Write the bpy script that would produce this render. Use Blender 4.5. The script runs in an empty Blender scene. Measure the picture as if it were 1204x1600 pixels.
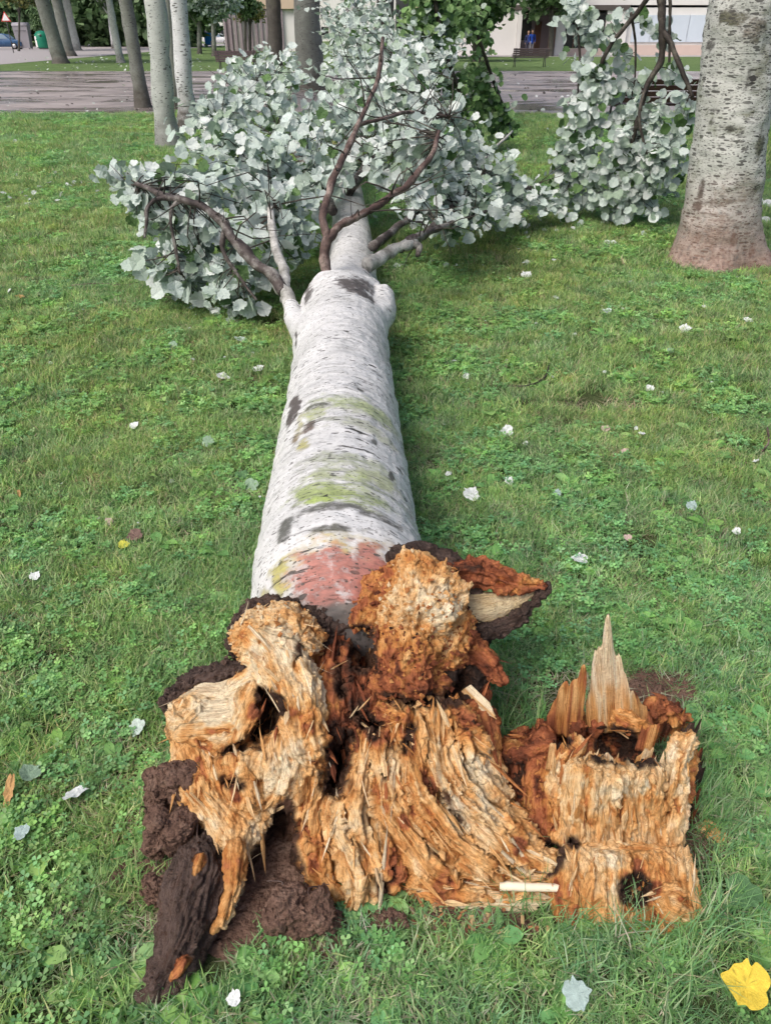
import bpy, math, random
import numpy as np
from mathutils import Vector, Matrix
R = math.radians
SC = bpy.context.scene
COL = SC.collection
random.seed(7)
RNG = np.random.default_rng(11)

# ------------------------------------------------------------------ camera, sky, sun, exposure
CAM_H, PITCH, FPX, CX, CY = 1.6, R(33.0), 1155.6, 602.0, 800.0
cam_d = bpy.data.cameras.new('camera')
cam_d.lens = 26.0
cam_d.sensor_width = 36.0
cam_d.sensor_fit = 'AUTO'
cam_d.clip_start = 0.05
cam_d.clip_end = 1500
cam = bpy.data.objects.new('camera', cam_d)
COL.objects.link(cam)
cam.location = (0, 0, CAM_H)
cam.rotation_euler = (R(90) - PITCH, 0, 0)
SC.camera = cam

W = bpy.data.worlds.new('World')
SC.world = W
W.use_nodes = True
wt = W.node_tree
wt.nodes.clear()
wo = wt.nodes.new('ShaderNodeOutputWorld')
wb = wt.nodes.new('ShaderNodeBackground')
ws = wt.nodes.new('ShaderNodeTexSky')
ws.sky_type = 'NISHITA'
ws.sun_disc = False
ws.sun_elevation = R(52)
ws.sun_rotation = R(225)
ws.air_density = 0.8
ws.dust_density = 6.0
ws.ozone_density = 1.0
wb.inputs['Strength'].default_value = 0.12
wt.links.new(ws.outputs[0], wb.inputs['Color'])
wt.links.new(wb.outputs[0], wo.inputs['Surface'])

sun_d = bpy.data.lights.new('sun', 'SUN')
sun_d.energy = 1.2
sun_d.angle = R(28)
sun_d.color = (1.0, 0.965, 0.91)
sun = bpy.data.objects.new('sun', sun_d)
COL.objects.link(sun)
# sun stands behind and to the left of the camera: azimuth 225 deg from +Y
az, el = R(225), R(52)
sdir = Vector((math.sin(az) * math.cos(el), math.cos(az) * math.cos(el), math.sin(el)))
sun.rotation_euler = sdir.to_track_quat('Z', 'Y').to_euler()

SC.view_settings.view_transform = 'Standard'
SC.view_settings.look = 'None'
SC.view_settings.gamma = 1.0
SC.view_settings.use_curve_mapping = False
SC.view_settings.exposure = 0.45
SC.cycles.max_bounces = 4
SC.cycles.diffuse_bounces = 3
SC.cycles.glossy_bounces = 2
SC.cycles.transmission_bounces = 2
SC.cycles.transparent_max_bounces = 4
SC.cycles.use_adaptive_sampling = True
SC.cycles.adaptive_threshold = 0.03
SC.cycles.use_denoising = True
SC.cycles.caustics_reflective = False
SC.cycles.caustics_refractive = False

# ------------------------------------------------------------------ pixel -> place
FWD = np.array([0, math.cos(PITCH), -math.sin(PITCH)])
UPV = np.array([0, math.sin(PITCH), math.cos(PITCH)])
EYE = np.array([0, 0, CAM_H])
def ray(x, y):
    return FWD + np.array([1, 0, 0]) * ((x - CX) / FPX) + UPV * ((CY - y) / FPX)
def PY(x, y, Y):
    d = ray(x, y)
    return EYE + d * (Y / d[1])
def PZ(x, y, z=0.0):
    d = ray(x, y)
    return EYE + d * ((z - CAM_H) / d[2])
BP0 = np.array([0, .88, 0.0])
BPN = np.array([0, -.5, .67]); BPN = BPN / np.linalg.norm(BPN)
def PT(x, y, off=0.0):
    d = ray(x, y)
    t = np.dot(BP0 + BPN * off - EYE, BPN) / np.dot(d, BPN)
    return EYE + d * t
def depth(p):
    return float(np.dot(np.asarray(p) - EYE, FWD))
def pxm(p, n):            # n photo pixels at p, in metres
    return n * depth(p) / FPX
def project(P):
    q = np.asarray(P, float) - EYE
    dz = q @ FWD
    return CX + FPX * q[..., 0] / dz, CY - FPX * (q @ UPV) / dz, dz

# ------------------------------------------------------------------ numpy noise
def _hash(ix, iy, iz, seed):
    with np.errstate(over='ignore'):
        h = (ix.astype(np.uint32) * np.uint32(374761393) + iy.astype(np.uint32) * np.uint32(668265263)
             + iz.astype(np.uint32) * np.uint32(2147483647) + np.uint32(seed * 144665 + 97))
        h = (h ^ (h >> np.uint32(13))) * np.uint32(1274126177)
        h = (h ^ (h >> np.uint32(16))) * np.uint32(2246822519)
        h = h ^ (h >> np.uint32(15))
    return h.astype(np.float32) * np.float32(2.0 / 4294967295.0) - np.float32(1)
def noise(p, seed=0):
    p = np.asarray(p, np.float32)
    f = np.floor(p); i = f.astype(np.int64); w = p - f
    w = w * w * (3 - 2 * w)
    x, y, z = i[..., 0], i[..., 1], i[..., 2]
    wx, wy, wz = w[..., 0], w[..., 1], w[..., 2]
    def L(a, b, t): return a + (b - a) * t
    return L(L(L(_hash(x, y, z, seed), _hash(x + 1, y, z, seed), wx), L(_hash(x, y + 1, z, seed), _hash(x + 1, y + 1, z, seed), wx), wy),
             L(L(_hash(x, y, z + 1, seed), _hash(x + 1, y, z + 1, seed), wx), L(_hash(x, y + 1, z + 1, seed), _hash(x + 1, y + 1, z + 1, seed), wx), wy), wz)
def fbm(p, octv=3, seed=0):
    a, s, o = 1.0, 0.0, 0.0
    p = np.asarray(p, np.float32)
    for k in range(octv):
        s = s + a * noise(p * (2.03 ** k) + 13.7 * k, seed + k); o += a; a *= .5
    return s / o
def sstep(a, b, x):
    t = np.clip((x - a) / (b - a), 0, 1)
    return t * t * (3 - 2 * t)

# ------------------------------------------------------------------ meshes and objects
def mesh(name, V, F, mat=None, col=None, fib=None, smooth=True, mats=None, midx=None):
    """F: (n,k) int array of one polygon size, or a list of such arrays"""
    V = np.asarray(V, np.float32).reshape(-1, 3)
    Fs = F if isinstance(F, list) else [F]
    Fs = [np.asarray(f, np.int32) for f in Fs if len(f)]
    me = bpy.data.meshes.new(name)
    me.vertices.add(len(V)); me.vertices.foreach_set('co', V.ravel())
    nl = sum(f.size for f in Fs); npoly = sum(len(f) for f in Fs)
    me.loops.add(nl); me.polygons.add(npoly)
    me.loops.foreach_set('vertex_index', np.concatenate([f.ravel() for f in Fs]))
    tot = np.concatenate([np.full(len(f), f.shape[1], np.int32) for f in Fs])
    st = np.concatenate([[0], np.cumsum(tot)[:-1]]).astype(np.int32)
    me.polygons.foreach_set('loop_start', st)
    me.polygons.foreach_set('use_smooth', np.full(npoly, bool(smooth)))
    if midx is not None: me.polygons.foreach_set('material_index', np.asarray(midx, np.int32))
    me.update(calc_edges=True)
    if col is not None:
        c = np.asarray(col, np.float32)
        if c.shape[1] == 3: c = np.concatenate([c, np.ones((len(c), 1), np.float32)], 1)
        a = me.attributes.new('col', 'FLOAT_COLOR', 'POINT'); a.data.foreach_set('color', c.ravel())
    if fib is not None:
        a = me.attributes.new('fib', 'FLOAT_VECTOR', 'POINT'); a.data.foreach_set('vector', np.asarray(fib, np.float32).ravel())
    for m in (mats or ([mat] if mat else [])): me.materials.append(m)
    return me
def link(name, data, parent=None, loc=None, rot=None, scale=None):
    o = bpy.data.objects.new(name, data); COL.objects.link(o)
    if loc is not None: o.location = loc
    if rot is not None: o.rotation_euler = rot
    if scale is not None: o.scale = scale if hasattr(scale, '__len__') else (scale,) * 3
    if parent is not None: o.parent = parent
    return o
def thing(name, label, cat, loc=(0, 0, 0), rz=0.0, group=None):
    o = link(name, None, None, loc, (0, 0, rz)); o.empty_display_size = .1
    return tag(o, label, cat, group)
def tag(o, label, cat=None, group=None, kind=None):
    if label: o['label'] = label
    if cat: o['category'] = cat
    if group: o['group'] = group
    if kind: o['kind'] = kind
    return o
def part(name, V, F, mat, parent, origin=(0, 0, 0), **kw):
    """vertices in world space, parent Empty at origin without rotation"""
    V = np.asarray(V, np.float32) - np.asarray(origin, np.float32)
    return link(name, mesh(name, V, F, mat, **kw), parent)
class MB:
    def __init__(s): s.V = []; s.Q = []; s.T = []; s.C = []; s.n = 0
    def add(s, V, F, c=None):
        V = np.asarray(V, np.float32); F = np.asarray(F, np.int32)
        s.V.append(V); (s.Q if F.shape[1] == 4 else s.T).append(F + s.n); s.n += len(V)
        if c is not None: s.C.append(np.tile(np.asarray(c, np.float32), (len(V), 1)) if np.ndim(c) == 1 else np.asarray(c, np.float32))
    def box(s, c, h, rz=0.0, col=None, rx=0.0):
        v = np.array([[x, y, z] for x in (-1, 1) for y in (-1, 1) for z in (-1, 1)], float) * np.asarray(h)
        M = np.array(Matrix.Rotation(rz, 3, 'Z') @ Matrix.Rotation(rx, 3, 'X'))
        s.add(v @ M.T + np.asarray(c), [[0, 1, 3, 2], [4, 6, 7, 5], [0, 4, 5, 1], [2, 3, 7, 6], [0, 2, 6, 4], [1, 5, 7, 3]], col)
    def mesh(s, name, mat, smooth=False, **kw):
        F = [np.concatenate(x) for x in (s.Q, s.T) if x]
        return mesh(name, np.concatenate(s.V), F, mat, col=np.concatenate(s.C) if s.C else None, smooth=smooth, **kw)
def smooth_path(pts, rad, sub=4):
    P = np.asarray(pts, float); r = np.asarray(rad, float)
    if len(P) < 3:
        t = np.linspace(0, 1, sub + 1)[:, None]
        return P[0] * (1 - t) + P[-1] * t, r[0] * (1 - t[:, 0]) + r[-1] * t[:, 0]
    Q = np.vstack([2 * P[0] - P[1], P, 2 * P[-1] - P[-2]]); rr = np.concatenate([[r[0]], r, [r[-1]]])
    out, ro = [], []
    for i in range(1, len(Q) - 2):
        for k in range(sub):
            t = k / sub
            a, b, c, d = Q[i - 1], Q[i], Q[i + 1], Q[i + 2]
            out.append(.5 * (2 * b + (c - a) * t + (2 * a - 5 * b + 4 * c - d) * t * t + (3 * b - a - 3 * c + d) * t ** 3))
            ro.append(rr[i] * (1 - t) + rr[i + 1] * t)
    out.append(P[-1]); ro.append(r[-1])
    return np.array(out), np.array(ro)
def frames(P):
    T = np.gradient(P, axis=0); T /= np.linalg.norm(T, axis=1)[:, None] + 1e-9
    u = np.cross(T[0], [0.31, 0.2, 0.93]); u /= np.linalg.norm(u)
    U = []
    for t in T:
        u = u - t * np.dot(u, t); u /= np.linalg.norm(u) + 1e-9; U.append(u)
    U = np.array(U)
    return T, U, np.cross(T, U)
def tube(pts, rad, n=8, sub=4, wob=0.0, seed=0):
    P, r = smooth_path(pts, rad, sub)
    T, U, B = frames(P)
    a = np.arange(n) * 2 * math.pi / n
    ring = U[:, None] * np.cos(a)[None, :, None] + B[:, None] * np.sin(a)[None, :, None]
    V = P[:, None] + ring * r[:, None, None]
    if wob: V = V + ring * (noise(V * (1.0 / max(r.max(), 1e-4)) * .9, seed)[..., None] * wob * r[:, None, None])
    m = len(P)
    i, j = np.meshgrid(np.arange(m - 1), np.arange(n), indexing='ij')
    i, j = i.ravel(), j.ravel(); k = (j + 1) % n
    F = np.stack([i * n + j, i * n + k, (i + 1) * n + k, (i + 1) * n + j], 1)
    V = V.reshape(-1, 3)
    V = np.vstack([V, P[0], P[-1]])
    jj = np.arange(n); kk = (jj + 1) % n
    C = np.concatenate([np.stack([np.full(n, m * n), kk, jj], 1), np.stack([np.full(n, m * n + 1), (m - 1) * n + jj, (m - 1) * n + kk], 1)])
    return V, F, C
def tube_obj(name, pts, rad, mat, parent, n=8, sub=4, wob=0.0, seed=0, origin=(0, 0, 0)):
    V, F, C = tube(pts, rad, n, sub, wob, seed)
    return part(name, V, [F, C], mat, parent, origin)

# ------------------------------------------------------------------ solids from fields (surface nets)
def surface_nets(d, origin, vox):
    s = d < 0
    c = np.zeros(np.array(d.shape) - 1, np.uint8)
    offs = [(i, j, k) for i in (0, 1) for j in (0, 1) for k in (0, 1)]
    sl = lambda o: tuple(slice(o[a], d.shape[a] - 1 + o[a]) for a in range(3))
    for o in offs: c += s[sl(o)]
    act = (c > 0) & (c < 8)
    I = np.stack(np.nonzero(act), 1)
    idx = np.full(c.shape, -1, np.int32); idx[act] = np.arange(len(I), dtype=np.int32)
    val = {o: d[I[:, 0] + o[0], I[:, 1] + o[1], I[:, 2] + o[2]] for o in offs}
    acc = np.zeros((len(I), 3)); cnt = np.zeros(len(I))
    for o in offs:
        for a in range(3):
            if o[a] == 0:
                q = list(o); q[a] = 1; q = tuple(q)
                va, vb = val[o], val[q]
                m = (va < 0) != (vb < 0)
                t = np.where(m, va / np.where(m, va - vb, 1), 0)
                p = np.tile(np.array(o, float), (len(I), 1)); p[:, a] += t
                acc[m] += p[m]; cnt[m] += 1
    V = (I + acc / cnt[:, None]) * vox + origin
    F = []
    for a in range(3):
        b, e = (a + 1) % 3, (a + 2) % 3
        s0 = [slice(None)] * 3; s1 = [slice(None)] * 3
        s0[a] = slice(0, -1); s1[a] = slice(1, None)
        A = s[tuple(s0)]; B = s[tuple(s1)]
        ch = A != B
        ch[tuple(0 if k == b else slice(None) for k in range(3))] = False
        ch[tuple(0 if k == e else slice(None) for k in range(3))] = False
        ch[tuple(-1 if k == b else slice(None) for k in range(3))] = False
        ch[tuple(-1 if k == e else slice(None) for k in range(3))] = False
        G = np.stack(np.nonzero(ch), 1)
        if not len(G): continue
        fl = A[G[:, 0], G[:, 1], G[:, 2]]
        def cell(db, de):
            q = G.copy(); q[:, b] += db; q[:, e] += de
            return idx[q[:, 0], q[:, 1], q[:, 2]]
        q = np.stack([cell(-1, -1), cell(0, -1), cell(0, 0), cell(-1, 0)], 1)
        q[~fl] = q[~fl][:, ::-1]
        F.append(q)
    return V, np.concatenate(F)
class Rope:
    """a chain of tapered segments: root, knob, strand of wood"""
    def __init__(s, pts, rad, pal, part='wood', fibre=.004, crumb=.004, lump=.008, ring=0.0):
        s.P, s.r = (np.asarray(pts, float), np.asarray(rad, float))
        if len(s.P) == 1: s.P = np.vstack([s.P, s.P + [0, .001, .001]]); s.r = np.repeat(s.r, 2)
        elif len(s.P) > 2: s.P, s.r = smooth_path(s.P, s.r, 3)
        s.T, s.U, s.B = frames(s.P)
        s.len = np.concatenate([[0], np.cumsum(np.linalg.norm(np.diff(s.P, axis=0), axis=1))])
        s.pal, s.part, s.fibre, s.crumb, s.lump, s.ring = pal, part, fibre, crumb, lump, ring
    def seg(s, i, X, Y, Z):
        a, b = s.P[i], s.P[i + 1]; ab = b - a; L2 = max(ab @ ab, 1e-12)
        t = np.clip(((X - a[0]) * ab[0] + (Y - a[1]) * ab[1] + (Z - a[2]) * ab[2]) / L2, 0, 1)
        dx, dy, dz = X - (a[0] + ab[0] * t), Y - (a[1] + ab[1] * t), Z - (a[2] + ab[2] * t)
        return np.sqrt(dx * dx + dy * dy + dz * dz) - (s.r[i] + (s.r[i + 1] - s.r[i]) * t), t
    def ev(s, p):
        best = np.full(len(p), 9., np.float32); S = np.zeros(len(p), np.float32); Q = np.zeros((len(p), 2), np.float32)
        for i in range(len(s.P) - 1):
            d, t = s.seg(i, p[:, 0], p[:, 1], p[:, 2])
            m = d < best
            best[m] = d[m]
            S[m] = s.len[i] + t[m] * (s.len[i + 1] - s.len[i])
            r = p[m] - s.P[i]
            u = s.U[i] * (1 - t[m, None]) + s.U[i + 1] * t[m, None]; b = s.B[i] * (1 - t[m, None]) + s.B[i + 1] * t[m, None]
            Q[m, 0] = (r * u).sum(1); Q[m, 1] = (r * b).sum(1)
        return best, S, Q
    def bounds(s):
        return (s.P - s.r[:, None]).min(0), (s.P + s.r[:, None]).max(0)
def smin(a, b, k):
    h = np.maximum(k - np.abs(a - b), 0) / k
    return np.minimum(a, b) - h * h * k * .25
def solid(ropes, subs, vox, k=.03, ksub=.012, zmin=-.06, seed=0, noise_scale=1.0, detail=1):
    lo = np.min([r.bounds()[0] for r in ropes], 0) - .03; hi = np.max([r.bounds()[1] for r in ropes], 0) + .03
    lo[2] = max(lo[2], zmin)
    n = np.ceil((hi - lo) / vox).astype(int) + 1
    ax = [(lo[a] + np.arange(n[a]) * vox).astype(np.float32) for a in range(3)]
    d = np.full(n, .06, np.float32)
    def box(b0, b1, m):
        i0 = np.clip(((b0 - m - lo) / vox).astype(int), 0, n - 1); i1 = np.clip(((b1 + m - lo) / vox).astype(int) + 2, 1, n)
        return tuple(slice(i0[a], i1[a]) for a in range(3))
    def grid(s):
        return ax[0][s[0]][:, None, None], ax[1][s[1]][None, :, None], ax[2][s[2]][None, None, :]
    for r in ropes:
        for i in range(len(r.P) - 1):
            s = box(np.minimum(r.P[i] - r.r[i], r.P[i + 1] - r.r[i + 1]), np.maximum(r.P[i] + r.r[i], r.P[i + 1] + r.r[i + 1]), .06)
            if min(x.stop - x.start for x in s) < 1: continue
            dd, _ = r.seg(i, *grid(s))
            kk = k if i == 0 else .004
            d[s] = smin(d[s], dd.astype(np.float32), kk) if i == 0 else np.minimum(d[s], dd)
    for r in subs:
        for i in range(len(r.P) - 1):
            s = box(np.minimum(r.P[i] - r.r[i], r.P[i + 1] - r.r[i + 1]), np.maximum(r.P[i] + r.r[i], r.P[i + 1] + r.r[i + 1]), .03)
            if min(x.stop - x.start for x in s) < 1: continue
            g_ = grid(s); dd, _ = r.seg(i, *g_)
            if r.r.max() > .008:
                pp = np.stack(np.broadcast_arrays(*g_), -1); dd = dd + noise(pp * 28, seed + 70) * .007 + noise(pp * 75, seed + 71) * .004
            d[s] = -smin(-d[s], dd.astype(np.float32), ksub)
    d[0] = d[-1] = .06; d[:, 0] = d[:, -1] = .06; d[:, :, 0] = np.maximum(d[:, :, 0], .001); d[:, :, -1] = .06
    V, F = surface_nets(d, lo, vox)
    return refine(V, F, ropes, detail, seed, noise_scale)
def nearest(ropes, p):
    best = np.full(len(p), 9., np.float32); who = np.zeros(len(p), np.int32)
    S = np.zeros(len(p), np.float32); Q = np.zeros((len(p), 2), np.float32); allD = []
    for j, r in enumerate(ropes):
        b0, b1 = r.bounds()
        m_ = min(.12, 3 * r.r.max() + .02)
        near = (p[:, 0] > b0[0] - m_) & (p[:, 0] < b1[0] + m_) & (p[:, 1] > b0[1] - m_) & (p[:, 1] < b1[1] + m_) & (p[:, 2] > b0[2] - m_) & (p[:, 2] < b1[2] + m_)
        dd = np.full(len(p), 9., np.float32)
        if near.any():
            e, s, q = r.ev(p[near]); dd[near] = e
            m = np.zeros(len(p), bool); m[near] = e < best[near]
            mm = m[near]
            best[m] = e[mm]; who[m] = j; S[m] = s[mm]; Q[m] = q[mm]
        allD.append(dd)
    return best, who, S, Q, np.array(allD)
def relief(ropes, p, who, S, Q, seed):
    """height of torn wood above the smooth strand: long grooves, cracks, crumbled edges"""
    fa = np.array([r.fibre for r in ropes], np.float32)[who]; ca = np.array([r.crumb for r in ropes], np.float32)[who]
    la = np.array([r.lump for r in ropes], np.float32)[who]
    wv = who[:, None] * np.array([[3.1, 7.7, 5.3]], np.float32)
    fc = np.stack([Q[:, 0], Q[:, 1], S], 1)
    fc = fc + np.stack([noise(p * 11, seed + 3), noise(p * 11 + 9, seed + 4), S * 0], 1) * .014 + np.stack([noise(p * 34, seed + 13), noise(p * 34 + 9, seed + 14), S * 0], 1) * .004
    out = np.zeros(len(p), np.float32)
    m = fa > 0
    if m.any():
        q = fc[m]; w = wv[m]
        n1 = 1 - 2 * np.abs(noise(q * [26, 26, 3] + w, seed + 1)); n2 = noise(q * [62, 62, 6] + w, seed + 2); n3 = 1 - 2 * np.abs(noise(q * [125, 125, 9] + w, seed + 6)); n4 = noise(q * [230, 230, 14] + w, seed + 7)
        crack = 1 - sstep(.0, .11, np.abs(noise(q * [30, 30, 3.2] + w + 5, seed + 9)))
        def plates(sc, sd):      # torn plates: each cell of the grain snapped off at its own height
            c_ = np.floor(q * sc + w + np.stack([noise(q * [90, 90, 10], sd + 1), noise(q * [90, 90, 10] + 5, sd + 2), 1.6 * noise(q * [140, 140, 6], sd + 3)], 1) * .55).astype(np.int64)
            return _hash(c_[:, 0], c_[:, 1], c_[:, 2], sd)
        out[m] += fa[m] * (1.1 * n1 + .7 * n2 + .7 * n3 + .5 * n4 - 2.2 * crack + 1.15 * plates(np.array([55, 55, 9.0]), seed + 80) + .75 * plates(np.array([110, 110, 16.0]), seed + 90))
    cr = fbm(p * 48, 3, seed + 5); rid = 1 - 2 * np.abs(noise(p * 34, seed + 21)); r2 = 1 - 2 * np.abs(noise(p * 85, seed + 22)); r3 = noise(p * 190, seed + 23)
    out += ca * (cr * 1.3 + rid * .9 + r2 * .6 + r3 * .35)
    ra = np.array([r.ring for r in ropes], np.float32)[who]
    if ra.any(): out += ra * (noise((fc + noise(p * 6, seed + 60)[:, None] * .03) * [4, 4, 45], seed + 61) * .7 + (1 - 2 * np.abs(noise((fc + noise(p * 5, seed + 62)[:, None] * .05) * [3, 3, 14], seed + 63)))) + ra * 2.2 * fbm(p * 5, 2, seed + 64)
    return out + la * fbm(p * 14, 2, seed + 8) * 1.7
def vnormals(V, F):
    a, b, c, d = (V[F[:, i]] for i in range(4))
    fn = np.cross(c - a, d - b); N = np.zeros_like(V)
    for i in range(4):
        for k in range(3): N[:, k] += np.bincount(F[:, i], fn[:, k], len(V))
    return N / (np.linalg.norm(N, axis=1)[:, None] + 1e-12)
def subdivide(V, F):
    n = len(V); e = np.concatenate([np.stack([F[:, i], F[:, (i + 1) % 4]], 1) for i in range(4)]); es = np.sort(e, 1)
    key = es[:, 0].astype(np.int64) * n + es[:, 1]; u, inv = np.unique(key, return_inverse=True)
    mid = .5 * (V[u // n] + V[u % n]); ctr = V[F].mean(1); m = len(F)
    E = (n + inv.reshape(4, m).T).astype(np.int64); Cc = n + len(u) + np.arange(m)
    return np.concatenate([V, mid, ctr]), np.concatenate([np.stack([F[:, i], E[:, i], Cc, E[:, (i + 3) % 4]], 1) for i in range(4)])
def relax(V, F, it=1, w=.5):
    for _ in range(it):
        A = np.zeros_like(V); c = np.zeros(len(V))
        for i in range(4):
            for j in (1, 3):
                c += np.bincount(F[:, i], minlength=len(V))
                for k in range(3): A[:, k] += np.bincount(F[:, i], V[F[:, (i + j) % 4], k], len(V))
        V = V * (1 - w) + w * A / c[:, None]
    return V
LAST = {}
def refine(V, F, ropes, detail, seed, amp):
    V = relax(V, F, 1)
    for _ in range(detail): V, F = subdivide(V, F)
    if detail: V = relax(V, F, 1)
    N = vnormals(V, F)
    p = V.astype(np.float32)
    best, who, S, Q, D = LAST['n'] = nearest(ropes, p)
    h = relief(ropes, p, who, S, Q, seed) * amp
    # soften the jump where one strand meets the next
    hs = h.copy()
    for _ in range(1):
        A = np.zeros(len(V)); c = np.zeros(len(V))
        for i in range(4):
            A += np.bincount(F[:, i], hs[F[:, (i + 1) % 4]], len(V)); c += np.bincount(F[:, i], minlength=len(V))
        hs = .75 * hs + .25 * A / c
    return V + N * hs[:, None], F

# ------------------------------------------------------------------ materials
class NT:
    def __init__(s, name):
        s.m = bpy.data.materials.new(name); s.m.use_nodes = True
        s.t = s.m.node_tree; s.t.nodes.clear()
        s.out = s.t.nodes.new('ShaderNodeOutputMaterial')
    def n(s, typ, **kw):
        o = s.t.nodes.new(typ)
        for k, v in kw.items(): setattr(o, k, v)
        return o
    def set(s, sock, v):
        if isinstance(v, bpy.types.NodeSocket): s.t.links.new(v, sock)
        elif v is not None:
            if hasattr(v, '__len__') and len(v) == 3 and sock.type == 'RGBA': v = tuple(v) + (1,)
            sock.default_value = v
    def obj(s): return s.n('ShaderNodeTexCoord').outputs['Object']
    def pos(s): return s.n('ShaderNodeNewGeometry').outputs['Position']
    def attr(s, name, typ='GEOMETRY', out='Color'):
        a = s.n('ShaderNodeAttribute', attribute_name=name, attribute_type=typ); return a.outputs[out]
    def map(s, v, scale, loc=(0, 0, 0)):
        o = s.n('ShaderNodeMapping'); s.set(o.inputs['Vector'], v); o.inputs['Scale'].default_value = scale; o.inputs['Location'].default_value = loc
        return o.outputs[0]
    def noise(s, v, scale=1, detail=4, rough=.55, dist=0, out='Fac'):
        o = s.n('ShaderNodeTexNoise'); s.set(o.inputs['Vector'], v); s.set(o.inputs['Scale'], scale)
        o.inputs['Detail'].default_value = detail; o.inputs['Roughness'].default_value = rough; o.inputs['Distortion'].default_value = dist
        return o.outputs[out]
    def vor(s, v, scale=1, feature='F1', out='Distance', rnd=1.0):
        o = s.n('ShaderNodeTexVoronoi', feature=feature); s.set(o.inputs['Vector'], v); s.set(o.inputs['Scale'], scale)
        o.inputs['Randomness'].default_value = rnd
        return o.outputs[out]
    def ramp(s, f, stops, interp='LINEAR'):
        o = s.n('ShaderNodeValToRGB'); s.set(o.inputs['Fac'], f); e = o.color_ramp.elements; o.color_ramp.interpolation = interp
        while len(e) < len(stops): e.new(.5)
        for i, (p, c) in enumerate(stops):
            e[i].position = p; c = (c, c, c) if not hasattr(c, '__len__') else c; e[i].color = tuple(c) + (1,)
        return o.outputs[0]
    def rng(s, f, a, b, c=0., d=1.):
        o = s.n('ShaderNodeMapRange'); s.set(o.inputs['Value'], f)
        for i, v in zip(('From Min', 'From Max', 'To Min', 'To Max'), (a, b, c, d)): s.set(o.inputs[i], v)
        return o.outputs[0]
    def mix(s, f, a, b, mode='MIX'):
        o = s.n('ShaderNodeMix', data_type='RGBA', blend_type=mode); s.set(o.inputs['Factor'], f); s.set(o.inputs['A'], None)
        s.set(o.inputs[6], a); s.set(o.inputs[7], b)
        return o.outputs[2]
    def math(s, op, a, b=None, c=None):
        o = s.n('ShaderNodeMath', operation=op); s.set(o.inputs[0], a); s.set(o.inputs[1], b)
        if c is not None: s.set(o.inputs[2], c)
        return o.outputs[0]
    def bump(s, h, strength=.3, dist=.01, nrm=None):
        o = s.n('ShaderNodeBump'); s.set(o.inputs['Height'], h); o.inputs['Strength'].default_value = strength; o.inputs['Distance'].default_value = dist
        if nrm is not None: s.set(o.inputs['Normal'], nrm)
        return o.outputs[0]
    def bsdf(s, col, rough=.6, normal=None, spec=.4, metal=0.0, trans=0.0, transcol=None, **kw):
        b = s.n('ShaderNodeBsdfPrincipled'); s.set(b.inputs['Base Color'], col); s.set(b.inputs['Roughness'], rough)
        b.inputs['Specular IOR Level'].default_value = spec; b.inputs['Metallic'].default_value = metal
        for k, v in kw.items(): s.set(b.inputs[k], v)
        if normal is not None: s.set(b.inputs['Normal'], normal)
        o = b.outputs[0]
        if trans:
            t = s.n('ShaderNodeBsdfTranslucent'); s.set(t.inputs['Color'], transcol if transcol is not None else col)
            if normal is not None: s.set(t.inputs['Normal'], normal)
            x = s.n('ShaderNodeMixShader'); x.inputs[0].default_value = trans
            s.t.links.new(o, x.inputs[1]); s.t.links.new(t.outputs[0], x.inputs[2]); o = x.outputs[0]
        s.t.links.new(o, s.out.inputs['Surface'])
        return s.m
def plain(name, col, rough=.6, var=.15, scale=6, spec=.4, metal=0.0, bump=.1):
    t = NT(name); v = t.obj(); f = t.noise(v, scale, 5)
    c = t.mix(f, tuple(x * (1 - var) for x in col), tuple(min(1, x * (1 + var)) for x in col))
    return t.bsdf(c, t.rng(f, .3, .7, rough * .85, min(1, rough * 1.15)), t.bump(t.noise(v, scale * 8, 3), bump, .005), spec, metal)
M = {}
def wood_mat(name='torn_wood'):
    t = NT(name); c = t.attr('col'); v = t.attr('fib', out='Vector'); p = t.obj()
    f1 = t.noise(t.map(v, (420, 420, 16)), 1, 4, .65, .4)
    f2 = t.noise(t.map(v, (150, 150, 9)), 1, 4, .65, .8)
    g = t.noise(p, 210, 5, .7); g2 = t.noise(p, 70, 5, .7)
    k = t.mix(1.0, c, t.ramp(f1, [(.28, (.58, .46, .34)), (.5, (1.06, 1.04, 1)), (.72, (1.25, 1.27, 1.27))]), 'MULTIPLY')
    k = t.mix(t.rng(f2, .52, .70, 0, .7), k, t.mix(1.0, k, (.52, .27, .13), 'MULTIPLY'))
    k = t.mix(t.rng(g, .56, .72, 0, .6), k, t.mix(1.0, k, (.42, .24, .15), 'MULTIPLY'))
    k = t.mix(t.rng(g2, .56, .72, 0, .45), k, t.mix(1.0, k, (1.35, 1.45, 1.6), 'MULTIPLY'))
    h = t.math('ADD', t.math('MULTIPLY', f1, .6), t.math('ADD', t.math('MULTIPLY', f2, .8), t.math('ADD', t.math('MULTIPLY', g, .6), t.math('MULTIPLY', g2, .6))))
    return t.bsdf(k, .75, t.bump(h, 1.0, .010), .22)
M['wood'] = wood_mat()
def soil_mat():
    t = NT('clod_soil'); p = t.obj()
    a = t.noise(p, 30, 6, .7); b = t.noise(p, 140, 4, .7); d = t.vor(p, 95)
    c = t.ramp(a, [(.25, (.09, .053, .041)), (.5, (.225, .138, .104)), (.75, (.35, .24, .185))])
    c = t.mix(t.rng(b, .35, .65, .0, .5), c, (.10, .058, .045))
    h = t.math('ADD', t.math('MULTIPLY', a, 1.0), t.math('ADD', t.math('MULTIPLY', b, .5), t.math('MULTIPLY', d, -.5)))
    return t.bsdf(c, .92, t.bump(h, 1.0, .02), .15)
M['soil'] = soil_mat()
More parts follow.
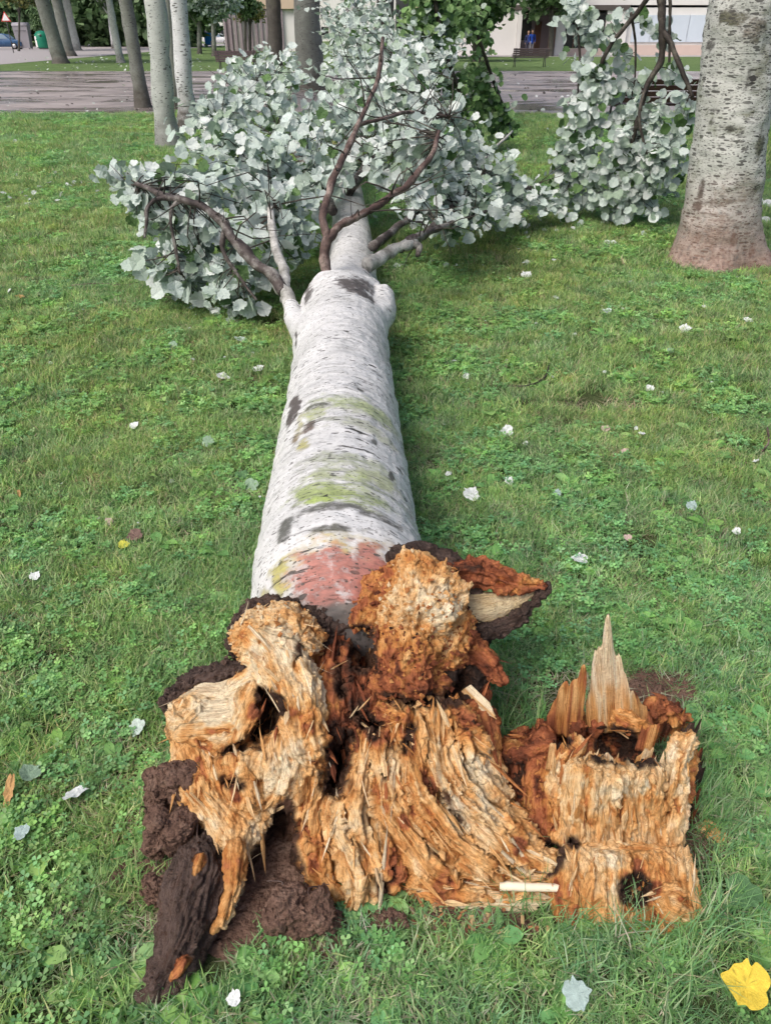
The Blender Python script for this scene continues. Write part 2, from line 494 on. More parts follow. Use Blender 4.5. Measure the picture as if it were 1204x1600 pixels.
def bark_mat(name, axis='Y', white=(.66, .67, .66), grey=(.40, .42, .40), lent=1.0, dens=1.0, lines=1.0, stain=False, base_red=False, mossy=0.0, dim=1.0, eyes=True, fine=0.0, base_dark=0.0):
    """pale poplar bark: rings of dark lenticels round the trunk"""
    t = NT(name); v = t.obj()
    A = {'Y': lambda a, b: (a, b, a), 'Z': lambda a, b: (a, a, b)}[axis]
    wob = t.noise(v, 3.0, 3, .5, out='Color')
    vv = t.n('ShaderNodeVectorMath', operation='MULTIPLY_ADD'); t.set(vv.inputs[0], wob); vv.inputs[1].default_value = (.05, .05, .05); t.set(vv.inputs[2], v); vw = vv.outputs[0]
    n1 = t.noise(v, 5, 5, .6); n2 = t.noise(t.map(vw, A(6, 55)), 1, 4, .65); n3 = t.noise(v, 60, 4, .6)
    c = t.mix(t.rng(n1, .3, .72), white, grey)
    c = t.mix(t.rng(n2, .5, .75, 0, .45), c, tuple(x * .75 for x in grey))
    c = t.mix(t.rng(n3, .45, .75, 0, .25), c, tuple(x * .6 for x in grey))
    # lenticels: short dashes lying round the stem
    d1 = t.vor(t.map(vw, A(22 * lent, 75 * lent)), 1); r1 = t.vor(t.map(vw, A(22 * lent, 75 * lent)), 1, out='Color')
    s1 = t.math('LESS_THAN', d1, t.math('MULTIPLY', t.math('SUBTRACT', r1, .22), .62 * dens))
    d2 = t.vor(t.map(vw, A(50 * lent, 130 * lent), (3, 5, 1)), 1); r2 = t.vor(t.map(vw, A(50 * lent, 130 * lent), (3, 5, 1)), 1, out='Color')
    s2 = t.math('LESS_THAN', d2, t.math('MULTIPLY', t.math('SUBTRACT', r2, .25), .55 * dens))
    n4 = t.noise(v, 2.6, 3, .6)
    s1 = t.math('MULTIPLY', s1, t.rng(n4, .32, .5)); dash = t.math('MAXIMUM', s1, t.math('MULTIPLY', s2, t.rng(n4, .70, .50)))
    # long cracks round the stem and black eyes
    n5 = t.noise(t.map(vw, A(3.0, 42)), 1, 5, .7, .3); s3 = t.math('MULTIPLY', t.rng(n5, .645, .68), lines)
    n6 = t.noise(t.map(v, A(9, 16)), 1, 3, .5, .5); s4 = t.rng(n6, .70 if eyes else .9, .72 if eyes else .95)
    n9 = t.noise(t.map(vw, A(7.0, 130)), 1, 4, .7, .2); s3 = t.math('MAXIMUM', s3, t.math('MULTIPLY', t.rng(n9, .60, .66, 0, .8), t.math('MULTIPLY', t.rng(n4, .35, .55), lines)))
    d5 = t.vor(t.map(vw, A(60 * lent, 200 * lent), (7, 2, 5)), 1); r5 = t.vor(t.map(vw, A(60 * lent, 200 * lent), (7, 2, 5)), 1, out='Color')
    dash = t.math('MAXIMUM', dash, t.math('MULTIPLY', t.math('LESS_THAN', d5, t.math('MULTIPLY', t.math('SUBTRACT', r5, .2), .6 * dens)), fine))
    if stain:
        a = t.n('ShaderNodeAttribute', attribute_name='col')
        n7 = t.noise(v, 26, 5, .7); n8 = t.noise(t.map(vw, A(30, 110)), 1, 4, .7)
        k = t.rng(t.math('ADD', a.outputs['Alpha'], t.math('MULTIPLY', t.math('SUBTRACT', t.math('ADD', n7, n8), 1.0), 1.5)), .2, .9)
        c = t.mix(t.math('MULTIPLY', k, .9), c, t.mix(1.0, a.outputs['Color'], t.ramp(n8, [(.3, .55), (.5, 1.0), (.72, 1.45)]), 'MULTIPLY'))
    dark = t.math('MAXIMUM', t.math('MULTIPLY', dash, .85), t.math('MAXIMUM', s3, s4))
    c = t.mix(dark, c, t.mix(n3, (.025, .024, .023), (.075, .073, .068)))
    if mossy:
        c = t.mix(t.rng(t.noise(v, 1.9, 5, .7, .4), .58, .72, 0, mossy), c, (.13, .155, .075))
    if base_red:
        z = t.n('ShaderNodeSeparateXYZ'); t.set(z.inputs[0], v)
        f = t.rng(t.math('ADD', z.outputs[2], t.math('MULTIPLY', n1, .35)), 0.22, 0.95, .85, 0)
        rn = t.noise(v, 24, 5, .7)
        c = t.mix(f, c, t.ramp(rn, [(.3, (.075, .04, .03)), (.5, (.24, .135, .10)), (.7, (.37, .27, .22))]))
    if base_dark:
        z = t.n('ShaderNodeSeparateXYZ'); t.set(z.inputs[0], v)
        f = t.rng(t.math('ADD', z.outputs[2], t.math('MULTIPLY', t.math('SUBTRACT', t.noise(v, 4, 5, .7), .5), 1.6)), .1, .75, base_dark, 0)
        c = t.mix(f, c, t.ramp(n3, [(.3, (.03, .026, .022)), (.7, (.10, .085, .07))]))
    if dim != 1.0: c = t.mix(1.0, c, (dim,) * 3, 'MULTIPLY')
    h = t.math('SUBTRACT', t.math('ADD', t.math('MULTIPLY', n2, .6), t.math('MULTIPLY', n3, .35)), t.math('MULTIPLY', dark, .6))
    return t.bsdf(c, .62, t.bump(h, .55, .008), .3)
M['bark_fallen'] = bark_mat('bark_fallen', 'Y', white=(.74, .75, .76), grey=(.55, .56, .56), lent=1.0, dens=.8, lines=1.0, stain=True, fine=.75)
M['bark_near'] = bark_mat('bark_near', 'Z', white=(.64, .655, .63), grey=(.47, .49, .455), lent=.72, dens=1.25, lines=1.0, fine=.6, stain=True, base_red=True, mossy=.75)
M['bark_pale'] = bark_mat('bark_pale', 'Z', white=(.56, .59, .57), grey=(.40, .43, .41), lent=.5, dens=.8, lines=.6, mossy=.3, base_dark=.55)
M['bark_white'] = bark_mat('bark_white', 'Z', white=(.74, .76, .78), grey=(.6, .62, .64), lent=.45, dens=1.0, lines=.8, base_dark=.95)
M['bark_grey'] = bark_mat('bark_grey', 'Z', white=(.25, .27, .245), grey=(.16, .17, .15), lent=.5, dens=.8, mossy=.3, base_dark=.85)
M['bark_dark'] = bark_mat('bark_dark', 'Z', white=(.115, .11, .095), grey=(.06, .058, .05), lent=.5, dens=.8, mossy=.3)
def limb_mat(name, a, b, c):
    t = NT(name); v = t.obj(); n = t.noise(v, 9, 5, .65); m = t.noise(v, 70, 4, .65)
    k = t.ramp(n, [(.32, a), (.50, b), (.64, c)]); k = t.mix(t.rng(m, .5, .7, 0, .6), k, tuple(x * .5 for x in a))
    return t.bsdf(k, .65, t.bump(t.math('ADD', n, t.math('MULTIPLY', m, .6)), .5, .008), .3)
M['limb_dark'] = limb_mat('limb_dark', (.03, .024, .024), (.085, .070, .066), (.27, .26, .245))
M['limb_red'] = limb_mat('limb_red', (.05, .032, .030), (.12, .080, .070), (.29, .23, .205))
M['limb_pale'] = limb_mat('limb_pale', (.16, .155, .14), (.40, .40, .38), (.60, .60, .58))
M['twig'] = limb_mat('twig', (.025, .021, .018), (.055, .046, .04), (.12, .11, .09))
def leaf_mat(name, trans=.22, rough=.5):
    t = NT(name); c = t.attr('col'); v = t.obj(); n = t.noise(v, 30, 3, .6)
    k = t.mix(1.0, c, t.ramp(n, [(.3, .86), (.7, 1.1)]), 'MULTIPLY')
    return t.bsdf(k, rough, t.bump(t.noise(v, 9, 4, .6), .25, .2), .3, trans=trans)
M['leaf'] = leaf_mat('poplar_leaf')
M['ground_leaf'] = leaf_mat('ground_leaf', .12, .75)

# ------------------------------------------------------------------ large structure: ground
def lawn_material():
    t = NT('lawn_ground'); p = t.pos()
    a = t.noise(p, .9, 6, .62); b = t.noise(p, 9, 5, .7); c3 = t.noise(p, 75, 3, .7)
    g = t.ramp(a, [(.3, (.085, .15, .05)), (.5, (.12, .20, .07)), (.72, (.165, .235, .09))])
    g = t.mix(t.rng(b, .45, .72, 0, .6), g, (.19, .235, .10))
    g = t.mix(t.rng(c3, .5, .7, 0, .55), g, (.06, .105, .035))
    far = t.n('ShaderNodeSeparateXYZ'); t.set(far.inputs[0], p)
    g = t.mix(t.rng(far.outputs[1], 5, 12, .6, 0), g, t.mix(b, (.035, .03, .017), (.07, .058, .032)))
    return t.bsdf(g, .9, t.bump(t.math('ADD', c3, b), .8, .03), .15)
M['lawn'] = lawn_material()
def sheet(name, x0, x1, y0, y1, z, mat, nx=1, ny=1):
    xs, ys = np.linspace(x0, x1, nx + 1), np.linspace(y0, y1, ny + 1)
    V = np.array([[x, y, z] for y in ys for x in xs])
    F = np.array([[j * (nx + 1) + i, j * (nx + 1) + i + 1, (j + 1) * (nx + 1) + i + 1, (j + 1) * (nx + 1) + i] for j in range(ny) for i in range(nx)])
    return link(name, mesh(name, V, F, mat, smooth=False))
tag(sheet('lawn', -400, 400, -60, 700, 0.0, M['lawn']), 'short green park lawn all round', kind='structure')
def pave_material():
    t = NT('wet_paving'); p = t.pos()
    a = t.noise(t.map(p, (.45, .8, 1)), 1, 6, .65, .8); b = t.noise(p, 3.2, 5, .65); c = t.noise(p, 40, 3, .7)
    k = t.ramp(a, [(.32, (.25, .215, .205)), (.5, (.37, .325, .31)), (.68, (.47, .425, .41))])
    k = t.mix(t.rng(b, .5, .7, 0, .5), k, (.19, .165, .16))
    k = t.mix(t.rng(c, .5, .75, 0, .35), k, (.30, .28, .28))
    wet = t.rng(t.noise(t.map(p, (.28, .6, 1), (4, 2, 0)), 1, 5, .65, .8), .42, .58)
    r = t.rng(wet, 0, 1, .6, .12)
    return t.bsdf(t.mix(wet, k, t.mix(1.0, k, (.68, .66, .66), 'MULTIPLY')), r, t.bump(c, .12, .004), .5)
M['paving'] = pave_material()
def ragged_sheet(name, x0, x1, y0, y1, z, mat, jit, n=160, seed=0):
    xs = np.linspace(x0, x1, n + 1); ys = np.linspace(0, 1, 3)
    e0 = y0 + jit * fbm(np.stack([xs * .7, xs * 0, xs * 0], 1), 3, seed); e1 = y1 + jit * 1.6 * fbm(np.stack([xs * .5, xs * 0 + 9, xs * 0], 1), 3, seed)
    V = np.array([[xs[i], e0[i] + (e1[i] - e0[i]) * s, z] for s in ys for i in range(n + 1)])
    F = np.array([[j * (n + 1) + i, j * (n + 1) + i + 1, (j + 1) * (n + 1) + i + 1, (j + 1) * (n + 1) + i] for j in range(2) for i in range(n)])
    return link(name, mesh(name, V, F, mat, smooth=False))
tag(ragged_sheet('plaza_path', -70, 70, 19.0, 41.5, .005, M['paving'], .28, 400, 3), 'wet grey paved plaza crossing the park', kind='structure')
M['street'] = plain('street_asphalt', (.40, .375, .375), .55, .2, 2.5, .4)
tag(sheet('street', -80, -22.3, 44.0, 140, .009, M['street']), 'pale grey street behind the plaza', kind='structure')
tag(sheet('pavement', 3, 75, 66.0, 83.0, .009, M['street']), 'pale pavement along the white building', kind='structure')

# ------------------------------------------------------------------ the fallen poplar: torn root base
CREAM, TAN, ORANGE, RED, ROT, STRAW, PALE, WHITE = .26, .42, .56, .74, .86, .34, .12, .0
DARK = ((.05, .034, .028), (.022, .015, .013)); BARK = ((.13, .093, .082), (.055, .039, .034)); SAP = ((.86, .74, .50), (.80, .64, .38))
WOODRAMP = np.array([(.92, .80, .58), (.91, .67, .385), (.84, .50, .215), (.66, .31, .10), (.46, .165, .075), (.22, .07, .036), (.065, .034, .024)])
def wood_colour(r):
    r = np.clip(r, 0, .999) * (len(WOODRAMP) - 1); i = r.astype(int); f = (r - i)[:, None]
    return WOODRAMP[i] * (1 - f) + WOODRAMP[np.minimum(i + 1, len(WOODRAMP) - 1)] * f
def rp(pts, pal, prt, fibre=.004, crumb=.003, lump=.006, mode='T'):
    P, r = [], []
    for q in pts:
        x, y, o, n = q
        p = PT(x, y, o) if mode == 'T' else PZ(x, y, o)
        P.append(p); r.append(pxm(p, n))
    return Rope(P, r, pal, prt, fibre, crumb, lump)
def base_ropes():
    L = []
    a = L.append
    # core behind the torn face
    a(rp([(525, 1060, -.20, 90), (520, 1130, -.15, 100), (545, 1270, -.10, 80)], ROT, 'heartwood', .005, .006, .012))
    a(rp([(430, 1120, -.08, 78), (400, 1200, -.06, 70), (390, 1260, -.05, 45)], TAN, 'heartwood', .003, .004, .012))
    a(rp([(448, 1285, -.12, 48), (432, 1345, -.105, 54), (420, 1400, -.085, 50)], ((.075, .045, .036), (.03, .02, .017)), 'heartwood', .003, .006, .012))
    # upper right knob: crumbling red-orange end face
    a(rp([(660, 935, -.03, 62), (648, 960, .005, 56)], ORANGE - .2, 'root_stub', .001, .010, .014))
    a(rp([(600, 935, -.055, 42), (580, 965, -.04, 30)], .64, 'root_stub', .001, .009, .012))
    a(rp([(636, 1015, .006, 50), (640, 1045, .0, 40)], .70, 'root_stub', .001, .009, .012))
    a(rp([(700, 985, -.045, 38), (690, 1010, -.04, 36)], .62, 'root_stub', .001, .008, .012))
    a(rp([(615, 1075, -.035, 26), (680, 1075, -.05, 24)], RED, 'root_stub', .001, .008, .012))
    # bark round it; the darkest pieces colour in the shaded gap below
    a(rp([(545, 962, -.085, 20), (585, 902, -.085, 20), (645, 874, -.09, 22), (712, 886, -.085, 18), (740, 930, -.11, 16)], BARK, 'bark_rim_and_shade', .001, .007, .008))
    a(rp([(725, 975, -.10, 26), (735, 1030, -.11, 26), (725, 1085, -.10, 24)], DARK, 'bark_rim_and_shade', .001, .008, .010))
    a(rp([(690, 1060, -.075, 30), (640, 1095, -.08, 20)], DARK, 'bark_rim_and_shade', .001, .007, .008))  # dark piece standing in for the shadow under the knob
    # upper left knob and its column
    a(rp([(405, 1000, -.035, 36), (440, 985, -.02, 40), (470, 1000, -.02, 32)], CREAM, 'root_stub', .003, .009, .012))
    a(rp([(420, 1010, -.02, 38), (446, 1050, .0, 42), (468, 1110, .018, 36), (482, 1160, .024, 28), (490, 1184, .02, 16)], CREAM - .05, 'root_stub', .004, .006, .008))
    a(rp([(500, 1015, -.085, 22), (515, 1070, -.08, 20), (520, 1130, -.07, 18)], .62, 'root_stub', .006, .005, .008))
    a(rp([(376, 1010, -.08, 22), (395, 962, -.075, 20), (440, 948, -.07, 18), (492, 968, -.07, 20), (505, 1005, -.07, 14)], BARK, 'bark_rim_and_shade', .001, .008, .008))
    a(rp([(470, 962, -.095, 24), (510, 978, -.095, 24), (548, 968, -.10, 24)], BARK, 'bark_rim_and_shade', .001, .004, .008))
    a(rp([(530, 1040, -.19, 40), (540, 1090, -.15, 40)], ROT, 'heartwood', .005, .006, .012))
    # left knob with the pale broken face
    for k, (ya, oa, xa, xb) in enumerate([(1080, -.062, 318, 392), (1096, -.050, 298, 398), (1112, -.038, 288, 396), (1128, -.027, 284, 388), (1143, -.018, 292, 372)]):
        a(rp([(xa, ya + 4, oa + .022, 14), (xb, ya - 2, oa + .026, 14)], .03 + .02 * k, 'root_stub', .0016, .0010, .002))
    a(rp([(340, 1118, -.125, 44)], CREAM, 'root_stub', .002, .002, .004))
    a(rp([(276, 1120, -.012, 12), (300, 1148, .004, 13), (345, 1158, .012, 13), (392, 1135, .004, 12)], CREAM, 'root_stub', .003, .004, .004))
    a(rp([(300, 1125, -.03, 32), (285, 1140, -.03, 20)], CREAM, 'root_stub', .003, .004, .006))
    a(rp([(275, 1098, -.075, 18), (310, 1068, -.07, 18), (360, 1048, -.065, 18), (390, 1050, -.06, 14)], BARK, 'bark_rim_and_shade', .001, .008, .008))
    a(rp([(385, 1085, -.035, 30), (420, 1065, -.03, 28)], CREAM, 'root_stub', .004, .004, .008))
    a(rp([(330, 1165, -.012, 9), (370, 1172, .0, 9), (410, 1150, -.01, 8)], RED, 'root_stub', .002, .003, .004))
    a(rp([(375, 1150, -.06, 34), (405, 1130, -.07, 30)], RED, 'root_stub', .003, .005, .008))
    # left leg of cream wood running down into the root
    a(rp([(300, 1170, -.03, 30), (315, 1215, -.015, 38), (340, 1260, -.01, 40), (372, 1310, .0, 34), (370, 1365, .005, 24), (352, 1420, .0, 14)], CREAM, 'root', .0028, .005, .010))
    a(rp([(380, 1190, -.02, 44), (385, 1235, -.005, 42), (400, 1270, .0, 26)], CREAM, 'root', .0028, .006, .012))
    a(rp([(440, 1185, -.01, 44), (440, 1220, .005, 34), (425, 1250, .005, 20)], CREAM, 'heartwood', .0035, .005, .010))
    a(rp([(475, 1190, -.01, 34), (478, 1235, .0, 26), (470, 1280, .0, 18)], CREAM, 'heartwood', .006, .004, .008))
    # middle leg
    a(rp([(560, 1170, -.03, 30), (545, 1240, -.005, 36), (540, 1300, .01, 36), (560, 1350, .015, 34), (562, 1390, .01, 26), (556, 1420, .0, 14)], CREAM, 'heartwood', .007, .005, .010))
    a(rp([(500, 1250, -.01, 26), (496, 1310, .0, 26), (500, 1360, .0, 20), (520, 1395, .0, 16)], TAN, 'heartwood', .007, .005, .010))
    a(rp([(605, 1290, -.01, 34), (600, 1350, .0, 30), (588, 1380, -.005, 18)], ORANGE, 'heartwood', .007, .005, .010))
    # right fan of long fibres sweeping down to the ground
    a(rp([(600, 1145, -.035, 22), (606, 1190, -.01, 30), (610, 1250, .005, 32), (640, 1310, .01, 30), (690, 1365, .005, 22), (740, 1392, .0, 12)], CREAM, 'buttress_root', .008, .003, .006))
    a(rp([(640, 1095, -.05, 22), (645, 1180, .0, 28), (660, 1240, .012, 32), (700, 1300, .012, 30), (760, 1350, .005, 24), (830, 1378, .0, 12)], TAN, 'buttress_root', .009, .003, .006))
    a(rp([(676, 1115, -.035, 24), (684, 1170, -.005, 26), (702, 1225, .008, 30), (745, 1280, .008, 28), (800, 1325, .0, 22), (850, 1350, -.005, 12)], CREAM, 'buttress_root', .009, .003, .006))
    a(rp([(712, 1130, -.05, 20), (716, 1165, -.02, 24), (735, 1215, -.008, 26), (775, 1262, -.012, 24), (822, 1300, -.02, 14)], STRAW, 'buttress_root', .009, .003, .006))
    a(rp([(745, 1130, -.075, 20), (750, 1180, -.05, 18), (768, 1225, -.04, 18), (800, 1265, -.045, 12)], RED, 'buttress_root', .008, .004, .006))
    a(rp([(660, 1375, -.005, 20), (720, 1385, .0, 18), (790, 1392, .0, 12), (850, 1392, .005, 6)], ORANGE, 'buttress_root', .007, .004, .005))
    a(rp([(720, 1372, .012, 12), (790, 1374, .012, 12), (855, 1370, .01, 7)], PALE, 'buttress_root', .006, .002, .003))
    for k, (x0, y0, x1, y1, pl) in enumerate([(598, 1112, 632, 1128, ORANGE), (655, 1108, 690, 1132, TAN), (700, 1112, 726, 1128, RED), (570, 1138, 592, 1160, TAN), (620, 1140, 648, 1150, CREAM), (668, 1150, 700, 1160, ORANGE), (725, 1145, 745, 1165, TAN)]):
        a(rp([(x0, y0, -.012, 9), (x1, y1, .0, 7)], pl, 'buttress_root', .004, .010, .008))
    a(rp([(570, 1120, -.06, 30), (560, 1150, -.05, 24)], ROT, 'heartwood', .005, .006, .008))
    a(rp([(735, 1105, -.09, 18), (750, 1085, -.10, 14)], RED, 'bark_rim_and_shade', .003, .006, .006))
    a(rp([(735, 1015, -.075, 16), (765, 1040, -.075, 15), (782, 1062, -.075, 8)], RED, 'bark_rim_and_shade', .003, .006, .005))
    return L
def base_subs():
    D = lambda pts: rp(pts, DARK, 'cavity')
    out = []
    def cave(pts, deep, step=.022):      # a hollow that runs into the wood, narrowing a little
        o = .075
        while o > -deep:
            k = 1 - .25 * (.075 - o) / (.075 + deep); out.append(D([(x, y, o, r * k * 1.35) for x, y, r in pts])); o -= step
    cave([(528, 1174, 16), (521, 1226, 17)], .16); cave([(564, 988, 14), (568, 1036, 16)], .15); cave([(528, 1052, 8), (533, 1082, 9)], .10); cave([(556, 1116, 9), (586, 1138, 11)], .10); cave([(548, 1150, 7), (536, 1165, 8)], .06)
    cave([(412, 1088, 12), (424, 1114, 14), (402, 1148, 13)], .10); cave([(380, 1166, 6), (345, 1180, 4)], .02)
    cave([(444, 1270, 11), (441, 1310, 23), (428, 1358, 34), (424, 1398, 38)], .07); cave([(602, 1090, 5), (650, 1096, 6), (700, 1092, 11), (724, 1062, 11)], .10)
    cave([(664, 1316, 3), (690, 1344, 5)], .02); cave([(598, 1374, 6), (600, 1398, 9)], .06); cave([(640, 1140, 4), (632, 1168, 4)], .0); cave([(606, 1160, 4), (600, 1215, 3)], .02); cave([(690, 1240, 3), (735, 1300, 3)], .0); cave([(352, 1216, 7), (376, 1228, 6)], .03); cave([(470, 1000, 4), (462, 1030, 4)], .0)
    return out
def pits(ropes, n, seed, keep=lambda r: True, rr=(.0025, .007)):
    """torn-out slivers and rot holes along the grain on the side that lies open"""
    rg = np.random.default_rng(seed); out = []; rs = [r for r in ropes if np.ndim(r.pal) == 0 and keep(r)]
    L = np.array([r.len[-1] * r.r.mean() for r in rs]); L /= L.sum()
    for _ in range(n):
        r = rs[rg.choice(len(rs), p=L)]; i = int(rg.integers(len(r.P) - 1)); c = r.P[i] + (r.P[i + 1] - r.P[i]) * rg.random()
        v = EYE - c; v /= np.linalg.norm(v); v = v + rg.normal(0, .45, 3); t = r.T[i]; v -= t * (v @ t); v /= np.linalg.norm(v)
        q = c + v * r.r[i] * rg.uniform(.9, 1.02); l = rg.uniform(.008, .035); R_ = rg.uniform(*rr)
        d = t * l + rg.normal(0, .004, 3)
        out.append(Rope([q - d, q + d - v * R_], [R_ * .6, R_], DARK, 'pit'))
    return out
CAV = ((.10, .052, .034), (.035, .02, .015))  # dark rot brown on hollow walls, also painting in their shade
BLOTS = [(590, 1140, 30, .38), (560, 1108, 26, .4), (620, 1345, 30, .30), (700, 1376, 42, .30), (800, 1366, 50, .24), (402, 1130, 28, .35), (350, 1225, 22, .22), (300, 1245, 18, .2), (520, 1150, 24, .3), (545, 1030, 30, .4), (735, 1150, 26, .28), (775, 1245, 22, .25), (470, 975, 18, .22), (385, 990, 18, .25), (500, 1330, 22, .22), (640, 1160, 16, .2), (660, 1320, 16, .35), (585, 1250, 14, .2),
         (760, 1225, 40, -.22), (735, 1195, 26, -.2), (480, 1150, 30, -.16), (335, 1108, 50, -.2), (555, 1290, 36, -.14), (450, 1030, 32, -.12), (690, 1190, 30, -.14), (820, 1385, 40, -.25), (660, 930, 40, -.14), (420, 1220, 40, -.06), (700, 1260, 24, -.1)]
def shade(ropes, subs, V, seed=0, pit=(), cav=CAV, blots=()):
    """wood colours: which strand a point belongs to, streaks along it, rot brown in the holes that also paints their shade"""
    p = np.asarray(V, np.float32)
    best, who, S, Q, D = LAST['n'] if len(LAST['n'][0]) == len(p) else nearest(ropes, p)
    w = np.exp(-np.clip(D - best[None], 0, .1) / .010); w /= w.sum(0)
    fc = np.stack([Q[:, 0], Q[:, 1], S], 1)
    fcw = fc + noise(p * 12, seed + 30)[:, None] * .010
    streak = noise(fcw * [48, 48, 4] + who[:, None] * 3.3, seed + 31) * .55 + noise(fcw * [130, 130, 9] + who[:, None] * 3.3, seed + 32) * .45
    patch = fbm(p * 13 + 5, 4, seed + 33); fine = fbm(p * 75, 2, seed + 34)
    f = sstep(-.5, .5, streak + patch)[:, None]
    isw = np.array([np.ndim(r.pal) == 0 for r in ropes])[who]
    lev = np.array([r.pal if np.ndim(r.pal) == 0 else .9 for r in ropes], np.float32)
    A = np.array([r.pal[0] if np.ndim(r.pal) else (0, 0, 0) for r in ropes], np.float32); B = np.array([r.pal[1] if np.ndim(r.pal) else (0, 0, 0) for r in ropes], np.float32)
    rho = w.T @ lev + .24 * streak + .44 * patch + .14 * fine - .045
    for x_, y_, r_, dv in blots:         # patches of brown rot and of sound pale wood
        c_ = PT(x_, y_, .03); d_ = np.linalg.norm((p - c_) / (np.array([1, 1.5, 1.5]) * pxm(c_, r_)), axis=1) + .45 * patch + .25 * streak
        rho = rho + dv * (1 - sstep(.35, 1.1, d_))
    if len(pit):
        b2 = nearest(pit, p)[0]; rho = rho + .30 * (1 - sstep(.002, .014, b2 + noise(p * 50, seed + 55) * .006))
    col = np.where(isw[:, None], wood_colour(rho), A[who] * (1 - f) + B[who] * f)
    if subs:
        bs, _, _, _, _ = nearest(subs, p)
        m = (1 - sstep(-.004, .010, bs + noise(p * 28, seed + 70) * .012 + noise(p * 60, seed + 50) * .006))[:, None]
        cc = np.array(cav[0]) * (1 - f) + np.array(cav[1]) * f
        col = col * (1 - m) + cc * m
    return col, fc * 1.0 + who[:, None] * np.array([[.37, .61, .23]]), who
def split_parts(V, F, who, ropes, col, fib, parent, origin, alias=None):
    """one surface, cut into its parts along the strands"""
    names = [r.part for r in ropes]
    keys = sorted(set(names), key=names.index)
    vid = np.array([keys.index(n) for n in names])[who]
    fid = np.array([np.bincount(v, minlength=len(keys)).argmax() for v in vid[F]]) if len(F) < 1000 else None
    if fid is None:
        cnt = np.stack([(vid[F] == k).sum(1) for k in range(len(keys))], 1); fid = cnt.argmax(1)
    out = {}
    for k, nm in enumerate(keys):
        f = F[fid == k]
        if not len(f): continue
        u, inv = np.unique(f, return_inverse=True)
        out[nm] = part((alias or {}).get(nm, nm), V[u], inv.reshape(f.shape), M['wood'], parent, origin, col=col[u], fib=fib[u])
    return out
def torn_fibres(V, F, who, ropes, parent, origin, n, seed, Lr=(.015, .065), name='torn_fibres', up=None, keep=None):
    """slivers of wood lifted off the torn surface along the grain"""
    rg = np.random.default_rng(seed); N = vnormals(V, F)
    ok = ((EYE - V) * N).sum(1) > .25
    good = np.array([np.ndim(r.pal) == 0 and r.fibre >= .0025 for r in ropes]); ok &= good[who]
    if keep is not None: ok &= keep(V)
    ids = rg.choice(np.nonzero(ok)[0], n); P, T, C, FB, k = [], [], [], [], 0
    for i in ids:
        r = ropes[who[i]]; p, nn = V[i], N[i]; t = r.T[np.argmin(np.linalg.norm(r.P - p, axis=1))] * (1 if rg.random() < .7 else -1)
        if up is not None: t = t * np.sign(t @ up + 1e-6)
        t = t - nn * (t @ nn) + rg.normal(0, .12, 3); t /= np.linalg.norm(t); s_ = np.cross(t, nn)
        L = rg.uniform(*Lr) * (1 if rg.random() < .8 else 1.6); w = .0014 + .0062 * rg.random() ** 2; lift = .01 + .30 * rg.random() ** 2.2; th = w * rg.uniform(.3, .7)
        def ring(u, f, h): c = p + t * L * u + nn * (h * L); return [c - s_ * w * f, c + s_ * w * f, c + nn * th * f]
        P += ring(-.25, .6, -.02) + ring(.35, 1, lift * .25) + [p + t * L + nn * L * lift + s_ * rg.normal(0, .003)]
        for a in range(3): b = (a + 1) % 3; T += [[k + a, k + b, k + 3 + b], [k + a, k + 3 + b, k + 3 + a], [k + 3 + a, k + 3 + b, k + 6]]
        k += 7; lv = r.pal + rg.normal(-.05, .16); C += [wood_colour(np.array([lv]))[0]] * 7; o3 = rg.uniform(0, 3, 3); FB += [o3 + [x_, 0, y_] for x_, y_ in ((-w, 0), (w, 0), (0, 0), (-w, L * .5), (w, L * .5), (0, L * .5), (0, L))]
    o = part(name, np.array(P), np.array(T), M['wood'], parent, origin, col=np.array(C), fib=np.array(FB), smooth=False); o['kind'] = 'stuff'; return o
def crumbs(V, F, who, ropes, parent, origin, n, seed, sizes=(.003, .010), name='rot_crumbs', pick=lambda r: r.crumb > .007, mat='wood', cols=None):
    rg = np.random.default_rng(seed); N = vnormals(V, F); ok = ((EYE - V) * N).sum(1) > .1
    ok &= np.array([bool(pick(r)) for r in ropes])[who]; ids = rg.choice(np.nonzero(ok)[0], n)
    base = np.array([(1, 0, 0), (-1, 0, 0), (0, 1, 0), (0, -1, 0), (0, 0, 1), (0, 0, -1)], float); oc = np.array([(0, 2, 4), (2, 1, 4), (1, 3, 4), (3, 0, 4), (2, 0, 5), (1, 2, 5), (3, 1, 5), (0, 3, 5)]); P, T, C = [], [], []
    for q, i in enumerate(ids):
        s_ = sizes[0] + (sizes[1] - sizes[0]) * rg.random() ** 2; P.append((base + rg.normal(0, .3, (6, 3))) * s_ * rg.uniform(.5, 1.3, 3) + V[i] + N[i] * s_ * .2); T.append(oc + 6 * q)
        pl = ropes[who[i]].pal; C.append(np.tile(wood_colour(np.array([pl + rg.normal(0, .16)]))[0] if np.ndim(pl) == 0 else np.array(pl[0]) * rg.uniform(.6, 1.3), (6, 1)))
    P = np.concatenate(P); o = part(name, P, np.concatenate(T), M[mat], parent, origin, col=np.concatenate(C), fib=P, smooth=False); o['kind'] = 'stuff'; return o
fallen_origin = np.array([-.13, 1.5, 0.0])
fallen = thing('fallen_poplar', 'uprooted white poplar lying across the lawn with torn orange root base', 'tree', tuple(fallen_origin))
br, bs = base_ropes(), base_subs()
bp = pits(br, 110, 4, rr=(.002, .0055))
